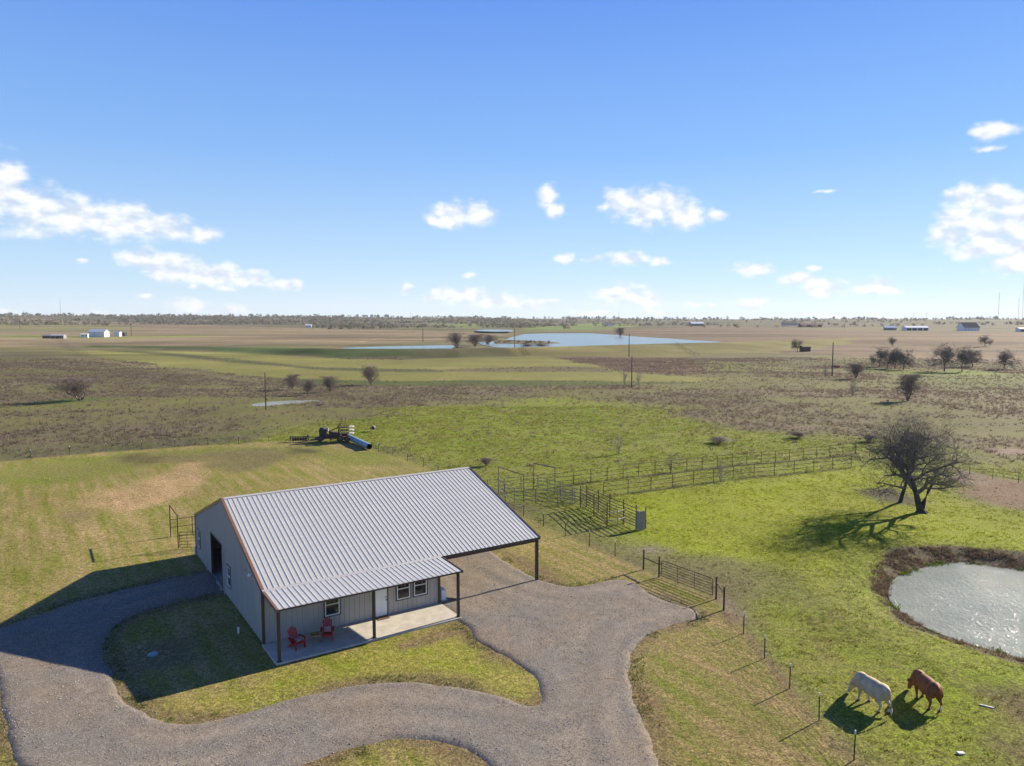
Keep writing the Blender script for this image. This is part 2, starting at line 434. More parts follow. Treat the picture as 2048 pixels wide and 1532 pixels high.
def ground_mat():
    m, n, l, b = nodes_of('prairie_ground')
    ca = n.new('ShaderNodeVertexColor'); ca.layer_name = 'colA'
    cb_ = n.new('ShaderNodeVertexColor'); cb_.layer_name = 'colB'
    st = n.new('ShaderNodeAttribute'); st.attribute_name = 'streak'
    g = n.new('ShaderNodeNewGeometry')
    def noise(scale, detail, rough, vec=None):
        t = n.new('ShaderNodeTexNoise'); t.inputs['Scale'].default_value = scale; t.inputs['Detail'].default_value = detail; t.inputs['Roughness'].default_value = rough
        l.new(vec or g.outputs['Position'], t.inputs['Vector']); return t.outputs[0]
    def mth(op, a, b2, c=None):
        q = n.new('ShaderNodeMath'); q.operation = op
        for i, v in enumerate((a, b2, c)):
            if v is None: continue
            if isinstance(v, (int, float)): q.inputs[i].default_value = v
            else: l.new(v, q.inputs[i])
        return q.outputs[0]
    def mrange(v, a, b2, c, d):
        q = n.new('ShaderNodeMapRange'); l.new(v, q.inputs[0])
        for i, z in enumerate((a, b2, c, d)): q.inputs[i + 1].default_value = z
        return q.outputs[0]
    big = noise(0.11, 5, 0.6); mid = noise(0.7, 6, 0.7); fine = noise(5.0, 6, 0.75); vfine = noise(19.0, 3, 0.7)
    # mowing swaths run perpendicular to the building's ridge
    mp = n.new('ShaderNodeMapping'); mp.vector_type = 'TEXTURE'; mp.inputs['Rotation'].default_value = (0, 0, 0.581); mp.inputs['Scale'].default_value = (0.8, 13.0, 1)
    l.new(g.outputs['Position'], mp.inputs['Vector'])
    swath = noise(1.0, 4, 0.6, mp.outputs[0])
    s1 = mth('ADD', mth('MULTIPLY', big, 0.42), mth('MULTIPLY', mid, 0.34))
    s1 = mth('ADD', s1, mth('MULTIPLY', fine, 0.24))
    s2 = mth('ADD', mth('MULTIPLY', s1, 0.55), mth('MULTIPLY', swath, 0.45))
    q = n.new('ShaderNodeMix'); l.new(st.outputs['Fac'], q.inputs[0]); l.new(s1, q.inputs[2]); l.new(s2, q.inputs[3])
    fac = mrange(q.outputs[0], 0.425, 0.575, 0.0, 1.0)
    mix = n.new('ShaderNodeMix'); mix.data_type = 'RGBA'
    l.new(fac, mix.inputs[0]); l.new(ca.outputs[0], mix.inputs[6]); l.new(cb_.outputs[0], mix.inputs[7])
    grain = mth('ADD', mth('MULTIPLY', fine, 0.6), mth('MULTIPLY', vfine, 0.4))
    gv = mth('MULTIPLY', mrange(noise(3.2, 4, .65), 0.36, 0.64, 0.70, 1.30), mrange(noise(9.5, 4, .75), 0.37, 0.63, 0.42, 1.58))
    mul = n.new('ShaderNodeMix'); mul.data_type = 'RGBA'; mul.blend_type = 'MULTIPLY'; mul.inputs[0].default_value = 1.0
    l.new(mix.outputs[2], mul.inputs[6])
    cgv = n.new('ShaderNodeCombineColor')
    for i in range(3): l.new(gv, cgv.inputs[i])
    l.new(cgv.outputs[0], mul.inputs[7])
    l.new(mul.outputs[2], b.inputs['Base Color'])
    b.inputs['Roughness'].default_value = 0.95; b.inputs['Specular IOR Level'].default_value = 0.1
    bp = n.new('ShaderNodeBump'); bp.inputs['Strength'].default_value = 0.9; bp.inputs['Distance'].default_value = 0.10
    hgt = mth('ADD', mth('MULTIPLY', mid, 0.8), mth('ADD', mth('MULTIPLY', fine, 0.5), mth('MULTIPLY', vfine, 0.14)))
    l.new(hgt, bp.inputs['Height']); l.new(bp.outputs[0], b.inputs['Normal'])
    return m
M_GROUND = ground_mat()

def gravel_mat():
    m, n, l, b = nodes_of('crushed_gravel')
    g = n.new('ShaderNodeNewGeometry')
    def noise(scale, detail, rough):
        t = n.new('ShaderNodeTexNoise'); t.inputs['Scale'].default_value = scale; t.inputs['Detail'].default_value = detail; t.inputs['Roughness'].default_value = rough
        l.new(g.outputs['Position'], t.inputs['Vector']); return t.outputs[0]
    big = noise(0.22, 5, 0.6)
    r = n.new('ShaderNodeValToRGB')
    e = r.color_ramp.elements; e[0].position = 0.36; e[0].color = (0.196,0.158,0.118,1); e[1].position = 0.60; e[1].color = (0.166,0.150,0.130,1)
    l.new(big, r.inputs[0])
    v = n.new('ShaderNodeTexVoronoi'); v.inputs['Scale'].default_value = 23.0; l.new(g.outputs['Position'], v.inputs['Vector'])
    sp = n.new('ShaderNodeSeparateColor'); l.new(v.outputs['Color'], sp.inputs[0])
    mr2 = n.new('ShaderNodeMapRange'); l.new(sp.outputs[0], mr2.inputs[0]); mr2.inputs[3].default_value = 0.62; mr2.inputs[4].default_value = 1.4
    mid = noise(1.6, 6, 0.7)
    mr3 = n.new('ShaderNodeMapRange'); l.new(mid, mr3.inputs[0]); mr3.inputs[1].default_value = 0.3; mr3.inputs[2].default_value = 0.7; mr3.inputs[3].default_value = 0.82; mr3.inputs[4].default_value = 1.14
    q = n.new('ShaderNodeMath'); q.operation = 'MULTIPLY'; l.new(mr2.outputs[0], q.inputs[0]); l.new(mr3.outputs[0], q.inputs[1])
    cgv = n.new('ShaderNodeCombineColor')
    for i in range(3): l.new(q.outputs[0], cgv.inputs[i])
    mul = n.new('ShaderNodeMix'); mul.data_type = 'RGBA'; mul.blend_type = 'MULTIPLY'; mul.inputs[0].default_value = 1.0
    tr = n.new('ShaderNodeAttribute'); tr.attribute_name = 'track'
    tm_ = n.new('ShaderNodeMix'); tm_.data_type = 'RGBA'; l.new(tr.outputs['Fac'], tm_.inputs[0]); l.new(r.outputs[0], tm_.inputs[6]); tm_.inputs[7].default_value = (0.235,0.195,0.150,1)
    l.new(tm_.outputs[2], mul.inputs[6]); l.new(cgv.outputs[0], mul.inputs[7]); l.new(mul.outputs[2], b.inputs['Base Color'])
    b.inputs['Roughness'].default_value = 0.95; b.inputs['Specular IOR Level'].default_value = 0.15
    bp = n.new('ShaderNodeBump'); bp.inputs['Strength'].default_value = 0.6; bp.inputs['Distance'].default_value = 0.02
    hh = n.new('ShaderNodeMath'); hh.operation = 'ADD'; l.new(sp.outputs[1], hh.inputs[0]); l.new(mid, hh.inputs[1])
    l.new(hh.outputs[0], bp.inputs['Height']); l.new(bp.outputs[0], b.inputs['Normal'])
    return m
M_GRAVEL = gravel_mat()

def blade_mat(name, trans=0.4):
    """grass or dead weed: own colour per clump, thin enough for light to come through"""
    m, n, l, b = nodes_of(name)
    c = n.new('ShaderNodeVertexColor'); c.layer_name = 'col'
    n.remove(b)
    d = n.new('ShaderNodeBsdfDiffuse'); t = n.new('ShaderNodeBsdfTranslucent'); mx2 = n.new('ShaderNodeMixShader')
    g = n.new('ShaderNodeNewGeometry'); tx = n.new('ShaderNodeTexNoise'); tx.inputs['Scale'].default_value = 1.5
    l.new(g.outputs['Position'], tx.inputs['Vector'])
    mr4 = n.new('ShaderNodeMapRange'); l.new(tx.outputs[0], mr4.inputs[0]); mr4.inputs[1].default_value = 0.3; mr4.inputs[2].default_value = 0.7; mr4.inputs[3].default_value = 0.8; mr4.inputs[4].default_value = 1.2
    vm = n.new('ShaderNodeVectorMath'); vm.operation = 'SCALE'; l.new(c.outputs[0], vm.inputs[0]); l.new(mr4.outputs[0], vm.inputs['Scale'])
    l.new(vm.outputs[0], d.inputs[0]); l.new(vm.outputs[0], t.inputs[0])
    mx2.inputs[0].default_value = trans
    l.new(d.outputs[0], mx2.inputs[1]); l.new(t.outputs[0], mx2.inputs[2]); l.new(mx2.outputs[0], n['Material Output'].inputs[0])
    return m
M_BLADE = blade_mat('grass_blade', 0.45)
M_WEED = blade_mat('dead_weed', 0.45)

# ------------------------------------------------------------------ terrain shape
HX, HY, HYAW = -13.48, 39.0, 0.581          # front left wall corner of the building
CREST = [(-272.2, 479.2), (-198.9, 444.9), (-138.7, 402.4), (-95.8, 370.6), (-54.6, 362.3), (-25.4, 362.9), (-1.0, 375.9),
         (19.9, 389.8), (71.1, 429.6), (130.9, 467.8), (198.9, 513.4), (251.8, 553.9)]
CREST_Z = [.9, 1.5, 2.5, 3.2, 3.4, 3.5, 3.5, 3.5, 3.5, 3.5, 3.5, 3.5]
TOE = [(-261.7, 460.6), (-192.4, 430.4), (-131.2, 380.4), (-75.7, 336.4), (-50.1, 332.1), (-24.5, 349.9), (3.9, 362.0), (30.5, 359.5), (73.1, 354.6), (120.3, 391.8), (184.8, 460.6), (241.2, 514.8)]
ARM = [(-89.1, 384.9), (-74.7, 404.8), (-62.4, 414.0), (-41.2, 425.2), (-34.1, 426.1), (-30.6, 398.9), (-30.8, 369.4), (-55.8, 370.0), (-84.8, 377.0)]
LAKE = [(-22.1, 477.0), (-19.7, 495.3), (-8.1, 504.4),
        (-5.0, 535.2), (-1.6, 609.4), (4.9, 664.7), (12.2, 756.2), (40.7, 797.4), (83.6, 797.4), (96.3, 731.1),
        (101.1, 696.3), (106.7, 645.2), (122.7, 577.4), (128.2, 535.2), (135.9, 510.3), (138.8, 487.6),
        (132.7, 473.9), (72.1, 435.4), (20.2, 395.3), (-1.0, 383.6), (-10.5, 398.9), (-17.1, 430.3)]
SPIT = [(-13.9, 528.7), (2.1, 528.7), (19.0, 504.4), (30.2, 477.0), (31.1, 462.0), (19.9, 447.8), (4.8, 445.1), (-10.4, 452.4)]
FARPOND = [(-43.3, 934.6), (-28.7, 971.1), (-2.6, 949.9), (0.0, 823.9), (-18.4, 804.8), (-36.3, 843.9)]
POND = chaikin([(26.48, 49.98), (27.21, 50.9), (28.83, 52.01), (30.95, 53.42), (32.55, 54.09), (34.08, 54.13), (35.06, 53.53),
        (36.26, 52.8), (37.03, 52.33), (39.67, 50.48), (39.53, 46.1), (33.83, 40.25), (29.98, 38.11), (27.75, 38.82),
        (26.77, 39.7), (26.08, 40.64), (25.36, 41.64), (24.88, 42.64), (24.64, 43.72), (24.56, 45.12), (24.77, 46.64), (25.27, 47.92)], 2)
BANK = chaikin([(23.88, 48.19), (24.84, 50.34), (26.36, 52.9), (29.04, 55.74), (32.21, 56.88), (36.2, 56.49), (39.08, 55.37), (44.22, 52.24), (41.23, 43.15), (32.24, 36.14), (27.28, 34.59),
        (26.48, 37.02), (24.69, 39.09), (23.7, 40.99), (23.36, 43.0), (23.28, 45.12)], 2)
PUDDLE = chaikin([(-55.5, 156.3), (-52.8, 161.1), (-48.1, 163.7), (-42.3, 164.7), (-41.9, 161.1), (-46.4, 157.7), (-50.1, 152.7), (-53.4, 151.8)], 2)

cx_, cy_ = np.array([c[0] for c in CREST]), np.array([c[1] for c in CREST])
tx_, ty_ = np.array([c[0] for c in TOE]), np.array([c[1] for c in TOE])
def terrain(x, y):
    x = np.asarray(x, float); y = np.asarray(y, float)
    yc = np.interp(x, cx_, cy_)
    out = np.maximum(np.maximum(cx_[0] - x, x - cx_[-1]), 0)
    width = np.maximum(yc - np.interp(x, tx_, ty_), 18) + np.clip(out * 1.2, 0, 160)
    dy = y - yc; zc = np.interp(x, cx_, CREST_Z)
    z = zc * sstep(-width, 0, dy) + (3.15 - zc) * sstep(4, 60, dy) * (zc < 3.15) - 0.35 * sstep(4, 14, dy) * (zc >= 3.15) * (out < 1)
    far = np.hypot(x, y); azd = np.degrees(np.arctan2(x, y))
    top = np.interp(azd, [-40, -20, -8, 0, 8, 20, 40], [31, 28, 25, 21, 18, 17, 17])
    z = z + 3.0 * sstep(800, 1400, far) + (top - 6.5) * sstep(1150, 2600, far) + (vnoise(x, y, 420, 5, 3) - 0.5) * 5 * sstep(900, 1900, far)
    lk = np.maximum(sdpoly(LAKE, x, y, 60), sdpoly(ARM, x, y, 60)); z = np.where(lk > -14, z * 1 - (z - 2.1) * sstep(-8, 10, lk), z)
    sp = sdpoly(SPIT, x, y, 40); z = z + np.clip(3.35 - z, 0, 2) * sstep(-6, 5, sp)
    fp = sdpoly(FARPOND, x, y, 60); z = z - 1.5 * sstep(-20, 10, fp)
    pd = sdpoly(POND, x, y, 12)
    z = z - 0.62 * sstep(-3.2, 0.2, pd) - 0.6 * sstep(0, 2.5, pd)
    z = z + 0.18 * sstep(-9, -4.5, pd) * sstep(-3.5, -5, pd) * (y < 55)
    pu = sdpoly(PUDDLE, x, y, 12); z = z - 0.5 * sstep(-1.5, 2.0, pu)
    # hummocky pasture, smooth round the building
    lx = (x - HX) * math.cos(HYAW) + (y - HY) * math.sin(HYAW); ly = -(x - HX) * math.sin(HYAW) + (y - HY) * math.cos(HYAW)
    away = np.maximum(np.maximum(-12 - lx, lx - 26), np.maximum(-18 - ly, ly - 24))
    z = z + (vnoise(x, y, 2.6, 9, 3) - 0.5) * 0.16 * sstep(0, 6, away) * (far < 500) * sstep(0.6, 2.5, -drive_sd(x, y))
    z = z + (vnoise(x, y, 45, 11, 2) - 0.5) * 0.9 * sstep(8, 45, away) * sstep(-40, -60, dy) * (pd < -11.5) * sstep(75, 120, far)
    return z

# ------------------------------------------------------------------ ground cover: two colours per place, the shader mottles between them
DRIVE = chaikin([(5.64, 25.95), (5.77, 28.05), (5.74, 29.5), (5.66, 31.44), (5.66, 33.63), (5.91, 36.14), (6.15, 37.82), (6.66, 39.16), (7.82, 40.72), (9.16, 41.68), (10.42, 42.11), (11.11, 43.0), (11.06, 43.76),
         (9.66, 45.53), (8.71, 47.27), (7.81, 48.85), (6.99, 49.05), (5.72, 48.38), (4.16, 47.64), (2.86, 48.0), (1.67, 49.14), (-0.04, 51.91), (-2.17, 56.11), (-3.95, 61.17), (-6.9, 61.17),
         (-8.25, 53.36), (-6.56, 46.39), (-4.74, 44.95), (-3.3, 42.4), (-2.41, 41.26), (-1.77, 39.66), (-0.91, 38.42), (0.16, 37.25), (0.91, 36.14), (1.37, 34.84), (1.51, 33.63), (1.4, 32.81), (1.05, 32.5), (0.6, 32.63),
         (-0.33, 33.31), (-1.77, 34.11), (-3.49, 34.59), (-5.46, 34.79), (-6.9, 34.69), (-8.27, 34.3), (-9.55, 33.73), (-10.69, 32.81), (-11.81, 32.07), (-12.91, 31.44), (-14.08, 31.07), (-14.94, 31.03),
         (-15.86, 31.36), (-16.65, 32.07), (-17.9, 33.17), (-19.49, 34.84), (-21.3, 37.25), (-22.25, 38.72), (-23.0, 40.85), (-22.99, 42.19), (-22.3, 43.76), (-21.09, 45.12), (-19.98, 46.21), (-18.46, 46.91),
         (-19.84, 49.64), (-21.27, 50.96), (-23.0, 49.34), (-24.67, 47.91), (-26.39, 46.21), (-27.96, 44.07), (-28.6, 42.7), (-29.3, 41.13), (-30.99, 37.82), (-29.24, 35.61), (-27.47, 36.96), (-25.94, 35.87), (-23.93, 33.17), (-22.23, 31.03), (-20.45, 29.14), (-18.81, 27.62), (-15.64, 24.86), (-6.95, 22.91), (2.88, 22.91)], 1)
ISLE = chaikin([(-9.04, 27.53), (-8.46, 28.21), (-7.63, 28.9), (-6.7, 29.32), (-5.53, 29.69), (-4.09, 29.87), (-2.79, 29.54), (-1.71, 28.83), (-0.77, 27.95), (-0.45, 26.54), (-2.19, 24.86), (-6.62, 24.86), (-8.74, 25.95)], 2)
def drive_sd(x, y):
    return np.minimum(sdpoly(DRIVE, x, y, 12), -sdpoly(ISLE, x, y, 12))

LAWN = [(-75.38, 83.34), (-64.41, 90.43), (-61.27, 93.4), (-58.04, 96.21), (-54.81, 99.2), (-50.78, 100.76), (-46.98, 102.37), (-43.3, 104.45), (-39.37, 105.74), (-35.78, 107.97), (-31.15, 107.97), (-23.41, 106.18), (-19.0, 99.97), (-15.49, 95.5), (-13.03, 91.4), (-10.66, 88.24), (1.03, 65.47), (2.7, 62.39), (4.34, 59.44), (6.06, 56.75), (7.7, 54.17), (9.32, 51.27),
        (10.11, 49.73), (12.93, 45.7), (12.89, 43.91), (13.04, 40.45), (13.19, 37.42), (13.32, 34.25), (13.54, 31.36), (13.75, 28.45), (13.94, 25.26), (3.88, 19.42), (-27.03, 19.42), (-73.91, 55.74)]
COVER = [
 # polygon, colour A, colour B, feather, edge noise, noise size, streak, brush density, tall grass
 ('far_field', [(-365.9, 381.6), (-345.3, 456.5), (-253.2, 456.5), (-110.4, 427.3), (-38.8, 484.3), (-10.7, 660.2), (8.7, 811.4), (-227.0, 1042.8), (-698.2, 1436.2), (-1986.6, 2235.1)], (.235,.165,.10), (.185,.16,.08), 12, 20, 60, 0, .0, 0),
 ('far_olive', [(-944.0, 987.0), (-974.4, 1417.2), (-803.1, 1417.2), (-622.2, 1212.8), (-434.0, 823.9), (-555.4, 894.6), (-669.8, 699.8)], (.20,.18,.07), (.17,.16,.07), 15, 20, 60, 0, 0, 0),
 ('farm_green', [(-468.7, 680.8), (-450.7, 702.7), (-336.6, 622.6), (-314.0, 725.5), (-250.4, 637.7), (-270.3, 605.3), (-309.7, 558.8), (-394.9, 573.5)], (.17,.19,.05), (.19,.17,.06), 6, 10, 30, 0, 0, 0),
 ('far_red', [(93.8, 894.6), (335.0, 1326.7), (426.1, 817.1), (644.8, 752.0), (221.8, 257.6), (180.4, 305.5), (155.7, 375.2), (136.9, 427.3), (114.0, 614.1)], (.168,.114,.07), (.135,.10,.057), 14, 22, 50, 0, .15, 0),
 ('field_hill', [(10.9, 1016.5), (48.8, 1296.7), (226.7, 1815.3), (253.1, 1417.2), (136.6, 987.0), (61.9, 960.4)], (.14,.20,.04), (.15,.17,.05), 12, 10, 60, 0, 0, 0),
 ('field_hill2', [(-156.1, 1417.2), (-15.1, 1605.5), (-3.5, 1296.7), (-69.4, 1098.9)], (.15,.20,.045), (.15,.17,.05), 12, 10, 60, 0, 0, 0),
 ('meadow', [(-249.7, 410.2), (-241.2, 427.0), (-184.6, 412.8), (-131.2, 380.4), (-74.8, 332.1), (-49.5, 328.0), (-24.5, 349.9), (3.9, 364.5), (20.3, 349.9), (37.5, 257.0), (46.4, 240.4), (61.4, 223.9), (56.1, 209.5), (10.6, 206.1), (-31.2, 206.1), (-69.0, 220.1), (-106.2, 252.0), (-163.0, 312.3)], (.175,.19,.038), (.215,.18,.062), 4, 5, 25, 0, .0, 0),
 ('meadow_dark', [(-249.5, 439.3), (-217.7, 423.3), (-179.2, 391.8), (-109.1, 316.1), (-70.8, 273.1), (-47.2, 264.8), (-25.5, 262.1), (-24.3, 249.6), (-47.9, 249.6), (-70.8, 259.5), (-104.2, 294.7), (-165.7, 359.5), (-223.5, 412.8)], (.075,.09,.025), (.10,.09,.04), 3, 3, 12, 0, .05, 0),
 ('meadow_edge', [(-63.6, 222.0), (-32.5, 214.6), (11.1, 216.4), (39.4, 211.2), (55.2, 206.1), (10.1, 196.8), (-30.0, 198.3), (-61.9, 211.2)], (.07,.10,.02), (.09,.10,.03), 2, 2.5, 12, 0, .1, 0),
 ('track', [(-231.7, 380.4), (-161.1, 308.6), (-105.1, 249.6), (-75.6, 222.0), (-75.4, 212.9), (-103.6, 238.2), (-155.8, 294.7), (-218.4, 354.6)], (.19,.155,.075), (.13,.11,.05), 2, 2, 12, 0, .1, 0),
 ('meadow_brown', [(-25.7, 264.8), (-4.5, 276.0), (18.1, 279.0), (37.6, 270.3), (33.3, 252.0), (4.4, 252.0), (-21.1, 252.0)], (.14,.105,.055), (.12,.11,.045), 3, 3, 14, 0, .1, 0),
 ('dam_left', [(-274.8, 483.8), (-200.3, 448.2), (-139.7, 405.3), (-96.5, 373.2), (-54.8, 363.6), (-29.9, 358.1), (-33.3, 343.3), (-76.2, 338.6), (-132.2, 383.2), (-194.0, 433.9), (-264.0, 464.7)], (.055,.098,.020), (.09,.105,.032), 2.5, 4, 14, 0, .05, 0),
 ('dam_mid', [(-62.1, 362.9), (-3.5, 375.9), (6.2, 353.4), (-24.1, 343.9), (-51.8, 328.6), (-43.1, 347.4)], (.085,.09,.03), (.105,.088,.045), 5, 6, 14, 0, .05, 0),
 ('dam_right', [(-3.5, 375.9), (20.3, 397.2), (72.6, 438.6), (133.9, 478.4), (203.9, 526.2), (273.6, 584.6), (235.3, 517.4), (180.7, 450.3), (118.3, 385.1), (72.7, 352.6), (30.4, 357.5), (3.9, 360.4)], (.155,.155,.036), (.18,.14,.06), 3, 4, 14, 0, 0, 0),
 ('spit', SPIT, (.14,.105,.06), (.10,.09,.045), 4, 3, 12, 0, .8, 0),
 ('red_patch', [(19.4, 354.6), (72.2, 349.9), (84.2, 332.1), (81.0, 282.0), (69.4, 247.2), (51.1, 247.2), (39.2, 257.0)], (.15,.092,.06), (.125,.085,.055), 4, 4, 14, 0, .9, 0),
 ('green_bits', [(74.4, 301.5), (86.5, 323.9), (89.6, 279.0), (79.5, 247.2), (68.0, 254.5)], (.14,.15,.03), (.13,.12,.045), 4, 5, 12, 0, .3, 0),
 ('tree_grass', [(133.8, 279.0), (138.7, 264.8), (141.9, 254.5), (158.1, 267.5), (165.9, 254.5), (160.1, 240.4), (131.4, 222.0), (123.7, 236.0), (124.2, 257.0)], (.145,.185,.025), (.12,.14,.03), 3, 4, 12, 0, .05, 0),
 ('right_green', [(133.3, 236.0), (149.2, 236.0), (182.9, 247.2), (142.6, 192.4), (117.5, 185.5), (113.9, 196.8)], (.11,.14,.03), (.11,.11,.04), 5, 6, 12, 0, .3, 0),
 ('weed_green', [(-72.11, 94.09), (-68.16, 97.68), (-53.19, 107.97), (-37.51, 118.96), (-34.09, 107.97), (-54.81, 99.2), (-68.87, 89.79)], (.09,.11,.028), (.105,.09,.05), 6, 6, 10, 0, .35, 0),
 ('vase_grass', [(-99.9, 154.6), (-99.4, 162.3), (-91.7, 164.4), (-87.8, 162.3), (-90.0, 155.5), (-95.1, 151.9)], (.08,.12,.025), (.09,.11,.03), 2, 2, 6, 0, .1, 0),
 ('pasture', [(-38.32, 101.56), (-36.84, 116.8), (-33.82, 129.74), (-24.73, 138.07), (-13.0, 154.6), (4.1, 168.7), (15.7, 170.9), (27.92, 149.23), (36.09, 124.72), (43.77, 111.73), (50.81, 102.78), (58.31, 97.68), (66.41, 95.14), (81.42, 80.69), (29.65, 23.37), (13.94, 25.26), (13.75, 28.45), (12.89, 43.91), (9.32, 51.27), (1.03, 65.47), (-15.49, 95.5), (-19.0, 99.97), (-30.89, 107.07)], (.15,.19,.016), (.165,.165,.035), 8, 14, 14, 0, .11, 1),
 ('bright', [(10.1, 71.59), (15.46, 76.33), (24.26, 81.21), (40.7, 87.94), (43.59, 86.74), (44.19, 73.67), (46.38, 65.98), (59.27, 58.33), (54.62, 50.14), (38.5, 54.52), (35.18, 58.33), (29.22, 57.66), (23.43, 50.14), (20.17, 47.27), (17.53, 53.36), (12.8, 57.01)], (.205,.238,.010), (.19,.20,.018), 3, 4, 8, 0, .0, .7),
 ('lane_far_weed_shade', [(4.51, 76.68), (6.99, 77.97), (14.19, 82.39), (22.12, 86.15), (31.53, 90.43), (45.05, 96.21), (45.64, 97.5), (31.92, 91.56), (22.42, 87.33), (14.37, 83.47), (7.08, 79.06), (4.57, 77.73)], (.07,.08,.018), (.11,.10,.035), .35, .6, 2, 0, .1, 1),  # weeds plus the rails' shadow, painted dark along the fence foot
 ('lane_near_weed_shade', [(9.13, 72.82), (12.47, 74.32), (15.37, 75.87), (24.11, 80.69), (33.22, 84.44), (40.42, 87.33), (40.9, 88.39), (33.66, 85.58), (24.41, 81.73), (15.58, 76.91), (12.63, 75.31), (9.26, 73.89)], (.075,.09,.018), (.12,.11,.035), .35, .6, 2, 0, .1, 1),  # near run: weed growth and rail shadow put into one dark colour
 ('pen_floor', [(-1.22, 74.1), (2.23, 75.87), (6.68, 77.5), (7.65, 71.59), (6.66, 68.86), (2.67, 69.62), (0.05, 70.79)], (.11,.15,.014), (.14,.14,.03), 1, 1.2, 3, 0, .1, 1),
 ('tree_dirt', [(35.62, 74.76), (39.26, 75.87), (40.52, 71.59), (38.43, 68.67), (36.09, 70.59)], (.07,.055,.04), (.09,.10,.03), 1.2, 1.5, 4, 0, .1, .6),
 ('cow_side', [(13.37, 43.15), (17.55, 47.27), (19.66, 43.15), (22.47, 39.03), (25.15, 35.1), (27.87, 31.03), (21.3, 23.37), (13.73, 24.86), (13.84, 28.11), (13.41, 33.17)], (.158,.20,.012), (.17,.155,.038), 3, 4, 6, 0, .0, 1),
 ('red_soil', [(48.74, 83.34), (52.45, 81.99), (56.14, 80.19), (65.3, 74.76), (56.35, 64.3), (47.35, 67.39), (46.4, 71.59), (46.53, 75.87)], (.19,.115,.075), (.15,.115,.06), 1.5, 2.5, 5, 0, .0, .1),
 ('pale_a', [(64.48, 101.16), (67.67, 100.76), (70.03, 97.31), (67.19, 95.14), (63.58, 96.58)], (.24,.17,.13), (.2,.15,.1), 1, 1, 4, 0, .0, .1),
 ('pale_b', [(53.0, 87.63), (54.13, 81.99), (49.77, 77.73), (49.09, 81.99)], (.22,.155,.115), (.16,.13,.07), 1, 1.5, 4, 0, .0, .1),
 ('gate_pale', [(8.56, 56.24), (10.79, 56.75), (11.76, 55.74), (9.96, 54.28)], (.2,.16,.12), (.15,.14,.06), 1, 1, 3, 0, .0, .2),
 ('gate_weed', [(12.89, 46.39), (13.57, 45.96), (13.73, 42.4), (13.03, 42.04)], (.22,.16,.12), (.17,.12,.08), .5, .6, 2, 0, .3, .2),
 ('worn', [(11.51, 54.52), (15.8, 50.14), (16.92, 45.53), (13.66, 43.15), (12.54, 48.19)], (.125,.115,.045), (.15,.12,.06), 2, 3, 5, 0, 0, .6),
 ('bank', BANK, (.12,.09,.06), (.085,.078,.038), .6, 1.7, 2.5, 0, .0, .3),
 ('muddy_end', [(22.95, 33.17), (25.51, 33.17), (21.67, 25.95), (18.54, 25.95), (19.67, 29.14)], (.13,.085,.05), (.08,.07,.035), 1.5, 2, 4, 0, 0, .6),
 ('lawn', LAWN, (.155,.16,.024), (.285,.215,.092), .3, .35, 2, 1, .0, 0),
 ('lawn_right', [(6.4, 37.25), (7.63, 39.66), (10.9, 41.68), (12.78, 43.53), (13.32, 34.25), (13.75, 28.45), (13.73, 24.86), (6.65, 24.86), (6.03, 31.03)], (.142,.155,.024), (.245,.178,.078), 1, 1, 3, 1, .0, 0),
 ('fence_strip', [(12.64, 43.76), (12.8, 40.32), (12.97, 37.3), (13.1, 34.11), (13.32, 31.24), (13.53, 28.31), (13.72, 25.18), (14.13, 25.34), (13.98, 28.58), (13.74, 31.52), (13.56, 34.5), (13.42, 37.71), (13.3, 40.85), (13.25, 44.31)], (.175,.108,.066), (.13,.108,.045), .25, .5, 1.5, 0, 0, .1),
 ('lawn_back_green', [(-62.0, 80.69), (-59.68, 90.75), (-52.46, 96.94), (-44.71, 100.36), (-35.27, 102.78), (-28.27, 102.78), (-19.12, 98.81), (-11.61, 87.63), (-20.06, 90.75), (-33.8, 98.43), (-40.2, 97.68), (-43.73, 92.39), (-45.37, 84.72), (-49.1, 79.43), (-59.24, 77.03)], (.15,.175,.022), (.18,.16,.048), 2, 3, 6, .5, .0, 0),
 ('tan_patch', [(-41.0, 69.62), (-42.17, 74.76), (-40.49, 80.69), (-39.58, 84.72), (-39.56, 90.75), (-37.89, 90.75), (-34.95, 84.72), (-32.89, 77.03), (-33.49, 70.39), (-35.79, 67.39)], (.40,.27,.14), (.28,.205,.09), 1.6, 2.0, 4, 1, 0, 0),
 ('tan_patch2', [(-41.85, 65.98), (-42.29, 70.59), (-37.77, 65.98), (-38.6, 64.3)], (.21,.15,.08), (.15,.125,.05), 2, 2.5, 4, 1, 0, 0),
 ('tan_patch3', [(-51.88, 95.85), (-46.45, 94.09), (-40.97, 99.58), (-32.09, 101.56), (-28.89, 97.68), (-31.48, 84.72), (-36.14, 89.17), (-40.58, 92.39), (-44.82, 90.75)], (.16,.13,.055), (.13,.12,.04), 2, 3, 5, 1, 0, 0),
 ('burn', [(-31.28, 101.16), (-29.56, 102.37), (-25.37, 99.58), (-26.59, 96.58), (-29.55, 97.68)], (.075,.062,.03), (.12,.12,.03), .8, 1.2, 2, 0, 0, 0),
 ('burn2', [(-50.99, 94.79), (-50.19, 97.68), (-45.66, 95.14), (-44.82, 90.75), (-47.78, 91.07)], (.085,.068,.035), (.12,.11,.035), 1, 1.2, 2, 0, 0, 0),
 ('front_yard', [(-12.14, 35.87), (-8.02, 37.82), (-3.57, 41.33), (-1.75, 39.34), (1.36, 34.59), (1.47, 32.72), (-0.56, 33.4), (-6.68, 34.79), (-10.73, 32.95), (-14.1, 31.11), (-15.79, 31.44), (-18.49, 33.63), (-16.85, 33.17), (-13.91, 34.59)], (.185,.218,.018), (.26,.22,.058), 1, 1.2, 3, .3, 0, 0),
